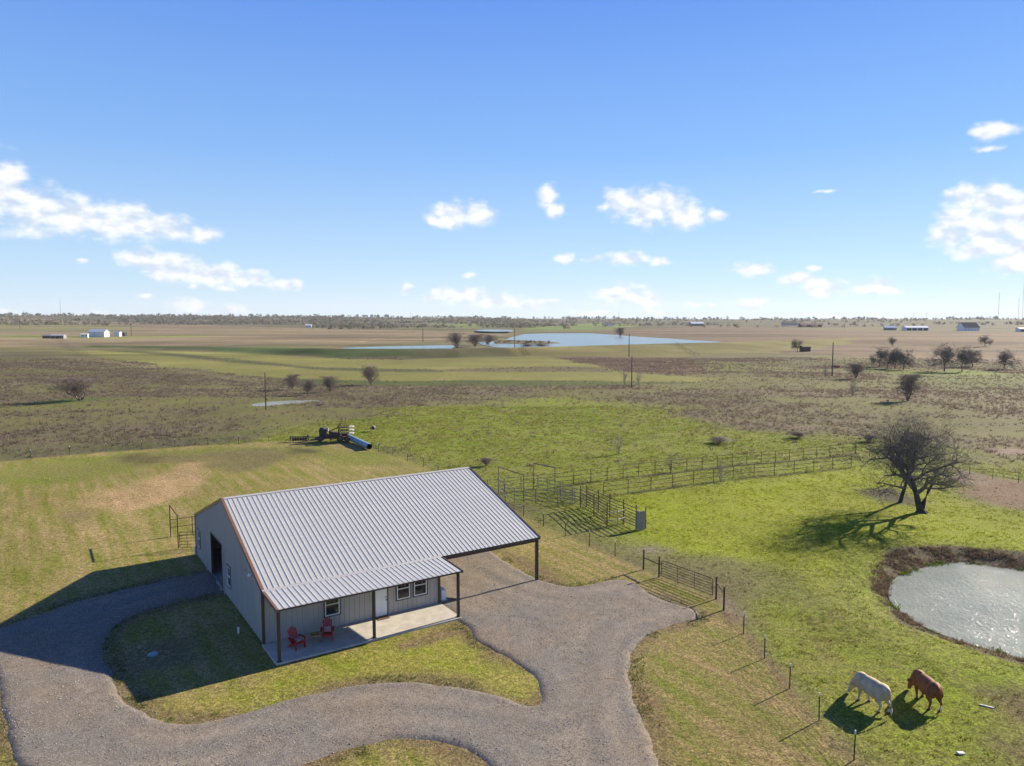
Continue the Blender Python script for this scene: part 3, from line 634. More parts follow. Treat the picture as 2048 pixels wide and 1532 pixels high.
 ('dry_path', [(-6.64, 39.03), (-4.87, 40.18), (-3.01, 41.68), (-2.25, 40.85), (-3.45, 39.99), (-5.98, 38.3)], (.21,.145,.08), (.15,.13,.05), .4, .5, 1.2, 0, 0, 0),
 ('shade_dirt', [(-19.84, 36.68), (-20.24, 39.03), (-18.92, 40.32), (-16.98, 39.03), (-16.75, 37.25), (-18.16, 35.87)], (.21,.15,.085), (.16,.135,.055), .8, 1, 1.5, 0, 0, 0),
 ('under_carport', [(-7.15, 56.36), (-0.91, 55.12), (1.73, 49.14), (3.44, 46.83), (4.16, 47.64), (2.69, 51.17), (-1.75, 57.66), (-5.22, 61.17)], (.20,.135,.075), (.14,.125,.045), .7, .8, 2, .5, 0, 0),
]
DEF_A, DEF_B = np.array((.13,.10,.065)), np.array((.138,.128,.048))
def cover(x, y):
    n = len(x)
    A = np.tile(DEF_A, (n, 1)); B = np.tile(DEF_B, (n, 1)); E = np.zeros((n, 3)); E[:, 1] = 1.0
    far = np.hypot(x, y)
    w = sstep(900, 1500, far)[:, None]
    A = A * (1 - w) + np.array((.10,.098,.052)) * w; B = B * (1 - w) + np.array((.115,.10,.06)) * w; E[:, 1] *= 1 - sstep(300, 420, y)
    # the rough field: green openings between drifts of dead weeds
    op = sstep(.52, .40, vnoise(x * .75, y, 20, 94, 4))[:, None] * (1 - w)
    A = A * (1 - op) + np.array((.135,.138,.036)) * op; B = B * (1 - op) + np.array((.135,.112,.052)) * op; E[:, 1] *= 1 - .85 * op[:, 0]
    for i, (nm, poly, a, b, fe, na, ns, stk, br, tl) in enumerate(COVER):
        s = sdpoly(poly, x, y, max(6, fe + na * 1.2))
        if na: s = s + (vnoise(x, y, ns, 20 + i, 4) - 0.5) * 2 * na * (s > -fe - na * 1.1)
        w = sstep(-fe, fe, s)[:, None]
        if not w.any(): continue
        A = A * (1 - w) + np.array(a) * w; B = B * (1 - w) + np.array(b) * w; E = E * (1 - w) + np.array((stk, br, tl)) * w
    # trampled earth along the gravel edge
    ds = drive_sd(x, y); w = (sstep(-1.5, -0.35, ds + (vnoise(x, y, 1.6, 70, 3) - .5) * 1.6) * sstep(.30, .5, vnoise(x, y, 5, 71, 2)) * .85)[:, None]
    A = A * (1 - w) + np.array((.19,.12,.07)) * w; B = B * (1 - w) + np.array((.14,.115,.05)) * w
    # broad uneven growth
    v = ((0.82 + 0.36 * vnoise(x, y, 9, 72, 4)) * (1 + (vnoise(x * .22, y, 26, 73, 5) - .5) * 1.6 * sstep(140, 420, far)))[:, None]
    return A * v * 0.92, B * v * 0.92, E

# ------------------------------------------------------------------ ground sheet
def graded(a, b, step, growth, end_lo, end_hi):
    c = list(np.arange(a, b, step)); s = step; v = c[-1]
    while v < end_hi: s *= growth; v += s; c.append(v)
    s = step; v = c[0]; lo = []
    while v > end_lo: s *= growth; v -= s; lo.append(v)
    return np.array(lo[::-1] + c)
gx = graded(-34, 50, 0.55, 1.022, -7500, 7500)
gy = graded(24, 78, 0.5, 1.0125, -60, 9000)
XX, YY = np.meshgrid(gx, gy); X, Y = XX.ravel(), YY.ravel()
Z = terrain(X, Y)
nx, ny = len(gx), len(gy)
me = bpy.data.meshes.new('ground')
me.vertices.add(nx * ny); me.vertices.foreach_set('co', np.stack([X, Y, Z], 1).ravel())
i0 = (np.arange(ny - 1)[:, None] * nx + np.arange(nx - 1)[None]).ravel()
quads = np.stack([i0, i0 + 1, i0 + nx + 1, i0 + nx], 1).astype(np.int32)
me.loops.add(quads.size); me.loops.foreach_set('vertex_index', quads.ravel())
me.polygons.add(len(quads)); me.polygons.foreach_set('loop_start', np.arange(0, quads.size, 4)); me.polygons.foreach_set('loop_total', np.full(len(quads), 4))
me.polygons.foreach_set('use_smooth', np.ones(len(quads), bool))
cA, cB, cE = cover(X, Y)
def put_col(me, name, c):
    a = me.color_attributes.new(name, 'FLOAT_COLOR', 'POINT')
    a.data.foreach_set('color', np.concatenate([c, np.ones((len(c), 1))], 1).astype(np.float32).ravel())
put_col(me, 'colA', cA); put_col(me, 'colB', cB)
sa = me.attributes.new('streak', 'FLOAT', 'POINT'); sa.data.foreach_set('value', cE[:, 0].astype(np.float32))
me.update(); me.validate()
tag(link_mesh('ground', me, M_GROUND), kind='structure')

# gravel drive: its edge is where the gravel sheet dips under the turf
dx = np.arange(-46, 17, 0.2); dyv = np.arange(21, 58, 0.2)
DX, DY = np.meshgrid(dx, dyv); fx, fy = DX.ravel(), DY.ravel()
ds = drive_sd(fx, fy) + (vnoise(fx, fy, 2.2, 80, 5) - 0.5) * 0.85
DZ = np.clip(ds * 0.42, -0.2, 0.085) + (vnoise(fx, fy, 0.8, 81, 3) - 0.5) * 0.02 - 0.012 * np.cos(ds * 2.2) * (ds > 0.6) * (ds < 5)
ok = (ds > -0.9).reshape(DX.shape)
keep = ok[:-1, :-1] & ok[1:, :-1] & ok[:-1, 1:] & ok[1:, 1:]
ii = (np.arange(DX.shape[0] - 1)[:, None] * DX.shape[1] + np.arange(DX.shape[1] - 1)[None])[keep]
n1 = DX.shape[1]
q4 = np.stack([ii, ii + 1, ii + n1 + 1, ii + n1], 1); used, inv_ = np.unique(q4, return_inverse=True)
me = bpy.data.meshes.new('driveway')
me.from_pydata(np.stack([fx, fy, DZ], 1)[used].tolist(), [], inv_.reshape(-1, 4).tolist())
me.polygons.foreach_set('use_smooth', np.ones(len(me.polygons), bool))
du = ds[used]; tk = (np.exp(-((du - 1.25)/.42)**2) + np.exp(-((du - 2.95)/.42)**2)) * np.clip(vnoise(fx[used], fy[used], 4, 82, 3) * 2.2 - .45, 0, 1) * .75
ta = me.attributes.new('track', 'FLOAT', 'POINT'); ta.data.foreach_set('value', tk.astype(np.float32))
tag(link_mesh('driveway', me, M_GRAVEL), kind='structure')

def sheet(name, poly, z, m, grow=1.0):
    c = np.mean(np.array(poly), 0)
    me = bpy.data.meshes.new(name)
    me.from_pydata([(c[0] + (p[0]-c[0])*grow, c[1] + (p[1]-c[1])*grow, z) for p in poly], [], [tuple(range(len(poly)))])
    bm = bmesh.new(); bm.from_mesh(me); bmesh.ops.triangulate(bm, faces=bm.faces); bmesh.ops.recalc_face_normals(bm, faces=bm.faces)
    if sum(f.normal.z for f in bm.faces) < 0: bmesh.ops.reverse_faces(bm, faces=bm.faces)
    bm.to_mesh(me); bm.free()
    return tag(link_mesh(name, me, m), kind='structure')
sheet('pond', POND, -0.55, M_POND, 1.06)
sheet('puddle', PUDDLE, -0.2, M_POND, 1.15)
sheet('lake', LAKE, 2.9, M_LAKE, 1.0)
sheet('lake_arm', ARM, 2.9, M_LAKE, 1.0)
sheet('far_pond', FARPOND, float(terrain(np.array([FARPOND[2][0]]), np.array([FARPOND[2][1] + 20]))[0]) + 0.9, M_LAKE, 1.1)

# ------------------------------------------------------------------ scattered vegetation (uncountable: one object each)
rng = np.random.default_rng(7)
def clumps(name, px, py, h, wd, col, nb, lean, spread, m, label, cat, zoff=-0.02, vary=0.25):
    """every clump is nb single-triangle blades or stalks"""
    N = len(px); pz = terrain(px, py) + zoff
    a = rng.uniform(0, 2*np.pi, (N, nb)); r = np.sqrt(rng.uniform(0, 1, (N, nb))) * spread[:, None]
    bx, by = px[:, None] + r*np.cos(a), py[:, None] + r*np.sin(a)
    la = a + rng.normal(0, 0.8, (N, nb)); hh = h[:, None] * rng.uniform(0.55, 1.1, (N, nb)); ll = hh * rng.uniform(0.1, lean, (N, nb))
    wa = rng.uniform(0, 2*np.pi, (N, nb)); ww = wd[:, None] * rng.uniform(0.6, 1.2, (N, nb))
    V = np.empty((N, nb, 3, 3))
    V[..., 0, 0] = bx - ww*np.cos(wa); V[..., 0, 1] = by - ww*np.sin(wa); V[..., 0, 2] = pz[:, None]
    V[..., 1, 0] = bx + ww*np.cos(wa); V[..., 1, 1] = by + ww*np.sin(wa); V[..., 1, 2] = pz[:, None]
    V[..., 2, 0] = bx + ll*np.cos(la); V[..., 2, 1] = by + ll*np.sin(la); V[..., 2, 2] = pz[:, None] + hh
    nt = N * nb
    me = bpy.data.meshes.new(name); me.vertices.add(nt * 3); me.vertices.foreach_set('co', V.reshape(-1))
    me.loops.add(nt * 3); me.loops.foreach_set('vertex_index', np.arange(nt * 3, dtype=np.int32))
    me.polygons.add(nt); me.polygons.foreach_set('loop_start', np.arange(0, nt * 3, 3)); me.polygons.foreach_set('loop_total', np.full(nt, 3))
    c = np.repeat(np.repeat(col[:, None, :], nb, 1) * rng.uniform(1 - vary, 1 + vary, (N, nb, 1)), 3, 1).reshape(-1, 3)
    put_col(me, 'col', c); me.update()
    o = link_mesh(name, me, m); tag(o, label, cat, kind='stuff'); return o

def field_pts(n, y0, y1, half=0.74, x0=None, x1=None):
    y = np.sqrt(rng.uniform(y0*y0, y1*y1, n)); x = rng.uniform(-half, half, n) * y
    return x, y
def not_built(x, y):
    lx = (x - HX) * math.cos(HYAW) + (y - HY) * math.sin(HYAW); ly = -(x - HX) * math.sin(HYAW) + (y - HY) * math.cos(HYAW)
    b = (lx > -0.15) & (lx < 10.85) & (ly > -2.9) & (ly < 19.0)
    return ~b & (drive_sd(x, y) < rng.uniform(-.3, .22, len(x))) & (sdpoly(POND, x, y, 6) < -0.1)

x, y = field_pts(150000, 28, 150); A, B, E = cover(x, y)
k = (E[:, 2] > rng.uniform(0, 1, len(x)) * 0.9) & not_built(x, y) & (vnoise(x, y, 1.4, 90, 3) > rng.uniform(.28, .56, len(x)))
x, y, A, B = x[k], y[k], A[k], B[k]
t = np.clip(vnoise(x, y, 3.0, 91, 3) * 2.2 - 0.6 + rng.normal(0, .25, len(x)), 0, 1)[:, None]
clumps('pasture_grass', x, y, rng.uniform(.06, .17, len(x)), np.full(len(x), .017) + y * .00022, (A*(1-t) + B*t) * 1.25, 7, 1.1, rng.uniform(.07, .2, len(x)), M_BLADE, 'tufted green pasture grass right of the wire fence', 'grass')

x, y = field_pts(110000, 28, 78); A, B, E = cover(x, y)
k = (E[:, 2] < 0.3) & (sdpoly(LAWN, x, y, 4) > 0) & not_built(x, y) & (vnoise(x, y, .9, 92, 3) > rng.uniform(.3, .6, len(x)))
x, y, A, B = x[k], y[k], A[k], B[k]
t = np.clip(vnoise(x, y, 2.0, 93, 3) * 2.4 - 0.7 + rng.normal(0, .3, len(x)), 0, 1)[:, None]
clumps('lawn_grass', x, y, rng.uniform(.03, .075, len(x)), np.full(len(x), .014), (A*(1-t) + B*t) * 1.15, 5, 1.4, rng.uniform(.06, .16, len(x)), M_BLADE, 'short mown lawn grass around the metal building', 'grass')

x, y = field_pts(125000, 84, 340, 0.78); A, B, E = cover(x, y)
k = (E[:, 1] * (0.35 + 0.65*sstep(.40, .58, vnoise(x, y, 6, 99, 4))) > rng.uniform(0, 1, len(x))) & (sdpoly(PUDDLE, x, y, 6) < -.5) & (sdpoly(LAWN, x, y, 5) < -.5)
x, y = x[k], y[k]
print('brush', len(x))
bc = np.array((.178,.142,.108)) * rng.uniform(.65, 1.3, (len(x), 1)) + rng.normal(0, .006, (len(x), 3)); bc = np.clip(bc, .02, 1)
s = rng.uniform(.25, .6, len(x)) * (0.7 + 0.6 * vnoise(x, y, 8, 95, 2))
clumps('dead_weeds', x, y, s, .035 + y * .00012, bc, 9, .75, s * .55, M_WEED, 'brown dead weeds covering the rough field behind the lawn', 'weeds')

# pond margin: brown weeds up the bank, green clumps by the water
pa = np.array(POND); bx_ = rng.uniform(pa[:, 0].min() - 8, pa[:, 0].max() + 6, 60000); by_ = rng.uniform(pa[:, 1].min() - 6, pa[:, 1].max() + 9, 60000)
k = (sdpoly(BANK, bx_, by_, 8) > 0.1) & (sdpoly(POND, bx_, by_, 12) < -0.25) & (vnoise(bx_, by_, 1.0, 96, 3) > rng.uniform(.35, .62, len(bx_)))
x, y = bx_[k], by_[k]
bc = np.array((.15,.112,.078)) * rng.uniform(.5, 1.35, (len(x), 1)) * np.array((1, 1, 1))
clumps('bank_weeds', x, y, rng.uniform(.08, .26, len(x)), np.full(len(x), .025), bc, 7, .9, rng.uniform(.08, .2, len(x)), M_WEED, 'brown dead weeds on the earth bank of the near pond', 'weeds')
pw = sdpoly(POND, bx_, by_, 12)
k = (pw < 0.05) & (pw > -0.55) & (vnoise(bx_, by_, 1.0, 97, 2) > .56) & (rng.uniform(0, 1, len(bx_)) < .6)
x, y = bx_[k], by_[k]
clumps('pond_margin_plants', x, y, rng.uniform(.08, .24, len(x)), np.full(len(x), .03), np.array((.075,.12,.018)) * rng.uniform(.5, 1.4, (len(x), 1)), 9, .9, rng.uniform(.12, .28, len(x)), M_BLADE, 'low green plants along the water line of the near pond', 'plants', zoff=0.0)
# ragged green edge along the gravel
x = rng.uniform(-44, 16, 90000); y = rng.uniform(26, 56, 90000); d_ = drive_sd(x, y)
k = (d_ < 0.05) & (d_ > -0.8) & (vnoise(x, y, 1.8, 98, 2) > .5) & (rng.uniform(0, 1, len(x)) < .4) & (sdpoly(LAWN, x, y, 4) > 0); k &= ~((np.abs((x - HX) * math.cos(HYAW) + (y - HY) * math.sin(HYAW) - 5.3) < 5.8) & (np.abs(-(x - HX) * math.sin(HYAW) + (y - HY) * math.cos(HYAW) - 8) < 11))
x, y = x[k], y[k]
clumps('drive_edge_weeds', x, y, rng.uniform(.05, .16, len(x)), np.full(len(x), .022), np.array((.07,.11,.02)) * rng.uniform(.6, 1.5, (len(x), 1)), 7, 1.1, rng.uniform(.08, .2, len(x)), M_BLADE, 'low green weeds along the gravel drive edge', 'weeds')

# loose stones on and spilling off the gravel
def pebbles(name, px, py, s, col, label):
    N = len(px); pz = np.maximum(np.clip((drive_sd(px, py)) * 0.42, 0, 0.085), terrain(px, py))
    base = np.array([(1,0,0),(0,1,0),(-1,0,0),(0,-1,0),(0,0,.8),(0,0,-.5)], float)
    V = base[None] * s[:, None, None] * rng.uniform(.6, 1.25, (N, 6, 1)); a = rng.uniform(0, 6.28, N)
    X_ = V[..., 0]*np.cos(a)[:, None] - V[..., 1]*np.sin(a)[:, None]; Y_ = V[..., 0]*np.sin(a)[:, None] + V[..., 1]*np.cos(a)[:, None]
    V = np.stack([X_ + px[:, None], Y_ + py[:, None], V[..., 2] + pz[:, None] + s[:, None]*.3], 2)
    f = np.array([(0,1,4),(1,2,4),(2,3,4),(3,0,4),(1,0,5),(2,1,5),(3,2,5),(0,3,5)])
    idx = (np.arange(N)[:, None, None]*6 + f[None]).reshape(-1)
    me = bpy.data.meshes.new(name); me.vertices.add(N*6); me.vertices.foreach_set('co', V.reshape(-1))
    me.loops.add(len(idx)); me.loops.foreach_set('vertex_index', idx.astype(np.int32)); me.polygons.add(N*8)
    me.polygons.foreach_set('loop_start', np.arange(0, N*24, 3)); me.polygons.foreach_set('loop_total', np.full(N*8, 3))
    put_col(me, 'col', np.repeat(col, 6, 0)); me.update()
    tag(link_mesh(name, me, M_PEB), label, 'gravel', kind='stuff')
M_PEB = blade_mat('stone_chip', 0.0)
x = rng.uniform(-44, 16, 75000); y = rng.uniform(27, 56, 75000); d_ = drive_sd(x, y)
lx_ = (x - HX) * math.cos(HYAW) + (y - HY) * math.sin(HYAW); ly_ = -(x - HX) * math.sin(HYAW) + (y - HY) * math.cos(HYAW)
k = ((d_ > 0) | (np.exp(np.minimum(d_, 0) * 3.0) > rng.uniform(0, 1, len(x)))) & ~((lx_ > -.3) & (lx_ < 10.9) & (ly_ > -2.9) & (ly_ < 19))
x, y = x[k], y[k]
g_ = rng.uniform(.17, .5, (len(x), 1))
pebbles('loose_gravel', x, y, rng.uniform(.010, .030, len(x)) * rng.uniform(.7, 1.3, len(x)), np.clip(g_ * np.array((1, .93, .86)) + rng.normal(0, .012, (len(x), 3)), .03, .7), 'loose grey gravel stones scattered over the drive')

# far woods: bare scrub and trees too distant to separate
def woods(name, n, az0, az1, d0, d1, hmin, hmax, colr, label, keepf=None, nb=26, seed=0):
    az_ = np.radians(rng.uniform(az0, az1, n)); dist = rng.uniform(d0, d1, n)
    x, y = dist * np.sin(az_), dist * np.cos(az_)
    if keepf is not None:
        k = keepf(x, y); x, y = x[k], y[k]
    N = len(x); h = rng.uniform(hmin, hmax, N) ; z = terrain(x, y)
    d = rng.normal(0, 1, (N, nb, 3)); d /= np.linalg.norm(d, axis=2, keepdims=True)
    rr = rng.uniform(.35, 1, (N, nb, 1)) ** .5
    P = d * rr * np.stack([h*.55, h*.55, h*.5], 1)[:, None, :] + np.stack([x, y, z + h*.5], 1)[:, None, :]
    V = P[:, :, None, :] + rng.normal(0, 1, (N, nb, 3, 3)) * (h * .2)[:, None, None, None]
    V[..., 2] = np.maximum(V[..., 2], (z - .3)[:, None, None])
    nt = N * nb
    me = bpy.data.meshes.new(name); me.vertices.add(nt*3); me.vertices.foreach_set('co', V.reshape(-1))
    me.loops.add(nt*3); me.loops.foreach_set('vertex_index', np.arange(nt*3, dtype=np.int32))
    me.polygons.add(nt); me.polygons.foreach_set('loop_start', np.arange(0, nt*3, 3)); me.polygons.foreach_set('loop_total', np.full(nt, 3))
    c = np.array(colr)[rng.integers(0, len(colr), N)] * rng.uniform(.75, 1.25, (N, 1))
    put_col(me, 'col', np.repeat(np.repeat(c[:, None], nb, 1), 3, 1).reshape(-1, 3)); me.update()
    tag(link_mesh(name, me, M_WEED), label, 'woodland', kind='stuff')
GB = [(.19,.168,.14), (.17,.155,.13), (.20,.17,.13)]; DG = [(.06,.075,.045), (.085,.09,.06), (.12,.115,.085)]
woods('left_woodland', 2600, -38, -14, 1400, 2500, 2.5, 5.5, GB + DG[2:], 'grey leafless woodland on the low ridge behind the distant farm sheds', lambda x, y: vnoise(x, y, 130, 60, 3) > .40)
woods('middle_woodland', 2300, -15, 5, 1050, 2500, 2.8, 6, GB + DG[1:], 'grey leafless woodland between the lake and the skyline', lambda x, y: (vnoise(x, y, 120, 61, 3) > .47) & (sdpoly(FARPOND, x, y, 50) < -30))
woods('right_woodland', 2000, 5, 40, 1150, 2900, 2.5, 5.5, GB + DG[1:], 'grey leafless woodland behind the distant white farm buildings', lambda x, y: vnoise(x, y, 120, 62, 3) > .52)
woods('skyline_trees', 600, -38, 40, 2450, 2750, 5, 10, DG, 'dark evergreen trees scattered along the skyline', lambda x, y: vnoise(x, y, 90, 63, 2) > .5)
woods('lake_reeds', 220, -2.5, 4.2, 395, 470, .8, 1.5, [(.13,.095,.06), (.10,.085,.05)], 'brown reeds on the narrow spit in the lake', lambda x, y: sdpoly(SPIT, x, y, 20) > 0)

# ------------------------------------------------------------------ the metal building with porch and carport
bld = empty('metal_building', (HX, HY, 0), HYAW)
tag(bld, 'grey metal building with long ribbed roof, front porch and open carport end', 'building')
LR, LH, WF, EZ, RZ, PD, PZ, PT = 18.3, 10.675, 9.4, 3.05, 6.2, 2.62, 2.93, 3.06
PW = 0.305
def rib_profile(h=0.025, w=0.05):
    return [(0.0, 0.0), (0.014, h), (w - 0.014, h), (w, 0.0), (PW/2, 0.0), (PW, 0.0)]
def roof_panel_mesh(name, p0, p1, m):
    """one ribbed sheet; p0 = (y, z) at the eave, p1 = (y, z) at the top"""
    v, f = [], []
    pr = rib_profile()
    d = Vector((0, p1[0]-p0[0], p1[1]-p0[1])).normalized(); nrm = Vector((0, -d.z, d.y))
    if nrm.z < 0: nrm = -nrm
    for (x_, h_) in pr:
        for p in (p0, p1): v.append(tuple(Vector((x_, p[0], p[1])) + nrm * h_))
    for i in range(len(pr) - 1): f.append((2*i, 2*i+2, 2*i+3, 2*i+1))
    me = bpy.data.meshes.new(name); me.from_pydata(v, [], f); me.materials.append(m); return me

# main roof: deck, sheets, ridge cap
roof = MB()
roof.add([(0.02,-0.04,EZ-0.03),(LR-.02,-0.04,EZ-0.03),(LR-.02,WF,RZ-0.03),(0.02,WF,RZ-0.03),(0.02,2*WF+.04,EZ-0.03),(LR-.02,2*WF+.04,EZ-0.03),
          (0.02,0,EZ-0.09),(LR-.02,0,EZ-0.09),(LR-.02,WF,RZ-0.09),(0.02,WF,RZ-0.09),(0.02,2*WF,EZ-0.09),(LR-.02,2*WF,EZ-0.09)],
         [(0,1,2,3),(3,2,5,4),(7,6,9,8),(8,9,10,11),(0,6,7,1),(4,5,11,10)])
roof = roof.build('roof', M_GREY, bld)
mf = roof_panel_mesh('roof_panel', (-0.09, EZ-0.012), (WF, RZ), M_ROOF)
mb_ = roof_panel_mesh('roof_panel', (2*WF+0.09, EZ-0.012), (WF, RZ), M_ROOF)
for i in range(60):
    link_mesh('roof_panel', mf, None, roof, (i*PW, 0, 0)); link_mesh('roof_panel', mb_, None, roof, (i*PW, 0, 0))
MB().prism([(WF-.17, RZ-.012), (WF, RZ+.052), (WF+.17, RZ-.012), (WF+.16, RZ-.03), (WF, RZ+.03), (WF-.16, RZ-.03)], 'x', -0.03, LR+.03).build('ridge_cap', M_CAP, roof)
def rake(x0, x1, y0, z0, y1, z1, m, name='rake_trim', lift=.05, drop=.16):
    return MB().prism([(y0, z0-drop), (y1, z1-drop), (y1, z1+lift), (y0, z0+lift)], 'x', x0, x1).build(name, m, bld)
M_RAKE = pmat('sunlit_brown_trim', (0.21,0.115,0.075), 0.4, 0.1, 0.1, 3)  # left rakes: the brown trim with sunlight painted into its colour
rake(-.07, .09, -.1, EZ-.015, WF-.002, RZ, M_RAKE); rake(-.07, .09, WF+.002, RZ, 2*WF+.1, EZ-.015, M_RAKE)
rake(LR-.03, LR+.06, -.1, EZ-.015, WF-.002, RZ, M_BROWN); rake(LR-.03, LR+.06, WF+.002, RZ, 2*WF+.1, EZ-.015, M_BROWN)
MB().box(LH+.2, LR-.032, -.115, -.06, EZ-.17, EZ-.02).build('eave_fascia', M_BROWN, bld)
MB().box(0.1, LR-.032, 2*WF+.06, 2*WF+.115, EZ-.17, EZ-.02).build('eave_fascia', M_BROWN, bld)
# pale flashing where the porch roof tucks under the main eave
MB().prism([(-.30, PT-.015), (-.10, PT+.062), (-.085, PT+.05), (-.085, PT-.03), (-.30, PT-.035)], 'x', -.05, LH+.18).build('eave_flashing', M_CAP, bld)

# porch roof
pr_ = MB().add([(0,-PD-.12,PZ-.03),(LH+.1,-PD-.12,PZ-.03),(LH+.1,-.12,PT-.02),(0,-.12,PT-.02),(0,-PD-.12,PZ-.06),(LH+.1,-PD-.12,PZ-.06),(LH+.1,-.12,PT-.06),(0,-.12,PT-.06)],
    [(0,1,2,3),(5,4,7,6),(0,4,5,1),(1,5,6,2),(2,6,7,3),(3,7,4,0)]).build('porch_roof', M_GREY, bld)
mp_ = roof_panel_mesh('roof_panel', (-PD-.17, PZ-.02), (-.2, PT-.012), M_ROOF)
for i in range(35): link_mesh('roof_panel', mp_, None, pr_, (i*PW + .03, 0, 0))
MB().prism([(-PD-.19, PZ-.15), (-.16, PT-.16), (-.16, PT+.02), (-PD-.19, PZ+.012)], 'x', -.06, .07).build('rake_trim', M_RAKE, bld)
MB().prism([(-PD-.19, PZ-.15), (-.16, PT-.16), (-.16, PT+.02), (-PD-.19, PZ+.012)], 'x', LH+.1, LH+.18).build('rake_trim', M_BROWN, bld)
MB().box(.072, LH+.098, -PD-.19, -PD-.14, PZ-.11, PZ-.035).build('eave_fascia', M_BROWN, bld)
MB().box(.09, LH+.02, -PD-.04, -PD+.06, PZ-.16, PZ-.065).build('porch_beam', M_POST, bld)

# posts
def post(a, b, z0, z1, s=.07, name='porch_post'):
    g_ = MB().box(-s, s, -s, s, z0, z1).box(-s-.04, s+.04, -s-.04, s+.04, z0, z0+.015)
    return g_.build(name, M_POST, bld, loc=(a, b, 0))
for a in (.09, 5.3, LH-.07): post(a, -PD+.01, .1, PZ-.16)
post(LR-.16, .02, 0, EZ-.17, .085, 'carport_post'); post(LR-.16, 2*WF-.02, 0, EZ-.17, .085, 'carport_post'); post(LR-.16, WF, 0, RZ-.2, .085, 'carport_post')
MB().box(LH+.1, LR-.25, -.03, .09, EZ-.32, EZ-.172).build('carport_beam', M_POST, bld)
MB().box(LH+.1, LR-.25, 2*WF-.09, 2*WF+.03, EZ-.32, EZ-.172).build('carport_beam', M_POST, bld)
for b in (2.4, 4.7, 7.1, 11.7, 14.1, 16.4):
    zz = EZ + (RZ-EZ) * (1 - abs(b-WF)/WF) - .2
    MB().box(LH+.05, LR-.1, b-.03, b+.03, zz-.1, zz+.1).build('purlin', M_POST, bld)
# corner trims
for a, b in ((-.012, -.012), (LH+.012, -.012)):
    MB().box(a-.07, a+.07, b-.07, b+.07, .1, 2.95).build('corner_trim', M_BROWN, bld)
MB().box(-.06, .05, 2*WF-.05, 2*WF+.06, 0, EZ-.17).build('corner_trim', M_WALL, bld)

# slabs
MB().box(-.12, LH+.08, -PD-.17, -.02, -.25, .1).build('porch_slab', M_CONC, bld, bevel=.012)
MB().box(.05, LH-.02, .0, 2*WF-.05, -.25, .085).build('floor_slab', M_CONC, bld)
MB().box(-.22, .04, 9.82, 13.15, -.2, .07).build('door_apron', M_CONC, bld, bevel=.01)

# walls of ribbed sheets with real openings
def wall(name, n, origin, dv, ov, top, z0, openings):
    """dv = direction along the wall, ov = outward; openings = (s0, s1, z0, z1)"""
    root = None
    prof = rib_profile(.026, .055)
    base = MB()
    for i in range(n):
        s0 = i * PW; mbp = MB(); mbu = MB()
        whole = any(o[0] <= s0 + .001 and o[1] >= s0 + PW - .001 for o in openings)
        pts = [(s0 + q[0], q[1]) for q in prof]
        cuts = sorted({o[k] for o in openings for k in (0, 1) if s0 < o[k] < s0 + PW})
        for c_ in cuts:
            for j in range(len(pts) - 1):
                if pts[j][0] < c_ < pts[j+1][0]:
                    tt = (c_ - pts[j][0]) / (pts[j+1][0] - pts[j][0]); pts.insert(j+1, (c_, pts[j][1] + tt*(pts[j+1][1]-pts[j][1]))); break
        def Q(s, h, z): return (origin[0] + dv[0]*s + ov[0]*h, origin[1] + dv[1]*s + ov[1]*h, z)
        for j in range(len(pts) - 1):
            (sa_, ha), (sb, hb) = pts[j], pts[j+1]; mid_ = (sa_+sb)/2
            spans = [(z0, None)]
            for o in openings:
                if o[0] < mid_ < o[1]: spans = [(z0, o[2]), (o[3], None)]
            for (u, w) in spans:
                if w is not None and w - u < .01: continue
                (mbu if whole and w is None else mbp).add([Q(sa_,ha,u), Q(sb,hb,u), Q(sb,hb,top(sb) if w is None else w), Q(sa_,ha,top(sa_) if w is None else w)], [(0,1,2,3)])
        for mq in (mbp, mbu):
            if mq.v:
                me = mq.mesh(name); me.name = 'wall_panel'
                yield me
def make_wall(name, girt_box, n, origin, dv, ov, top, z0, openings):
    w = girt_box.build(name, M_GREY, bld)
    for me in wall(name, n, origin, dv, ov, top, z0, openings): link_mesh('wall_panel', me, M_WALL, w)
    return w
FO = [(3.42,4.28,.84,2.1), (6.30,7.26,.1,2.2), (7.85,8.71,.87,2.12), (8.98,9.84,.87,2.12)]
LO = [(7.5,8.42,.85,2.12), (9.85,13.12,.08,3.05), (17.12,17.98,.9,2.15)]
make_wall('front_wall', MB().box(.05,LH-.05,.02,.07,2.86,2.96).box(.05,LH-.05,.02,.07,.09,.2), 35, (0,0), (1,0), (0,-1), lambda s: 2.99, .1, FO)
make_wall('left_wall', MB().box(.02,.07,.1,2*WF-.1,.09,.2), 61, (0,.02), (0,1), (-1,0), lambda s: EZ - .1 + (RZ-EZ)*(1-abs(min(s, 2*WF)-WF)/WF), .03, LO)
make_wall('right_wall', MB().box(LH-.07,LH-.02,.1,2*WF-.1,.09,.2), 61, (LH,.02), (0,1), (1,0), lambda s: EZ - .1 + (RZ-EZ)*(1-abs(min(s, 2*WF)-WF)/WF), .0, [])
make_wall('back_wall', MB().box(.05,LH-.05,2*WF-.07,2*WF-.02,.09,.2), 35, (0,2*WF), (1,0), (0,1), lambda s: EZ-.08, .0, [])

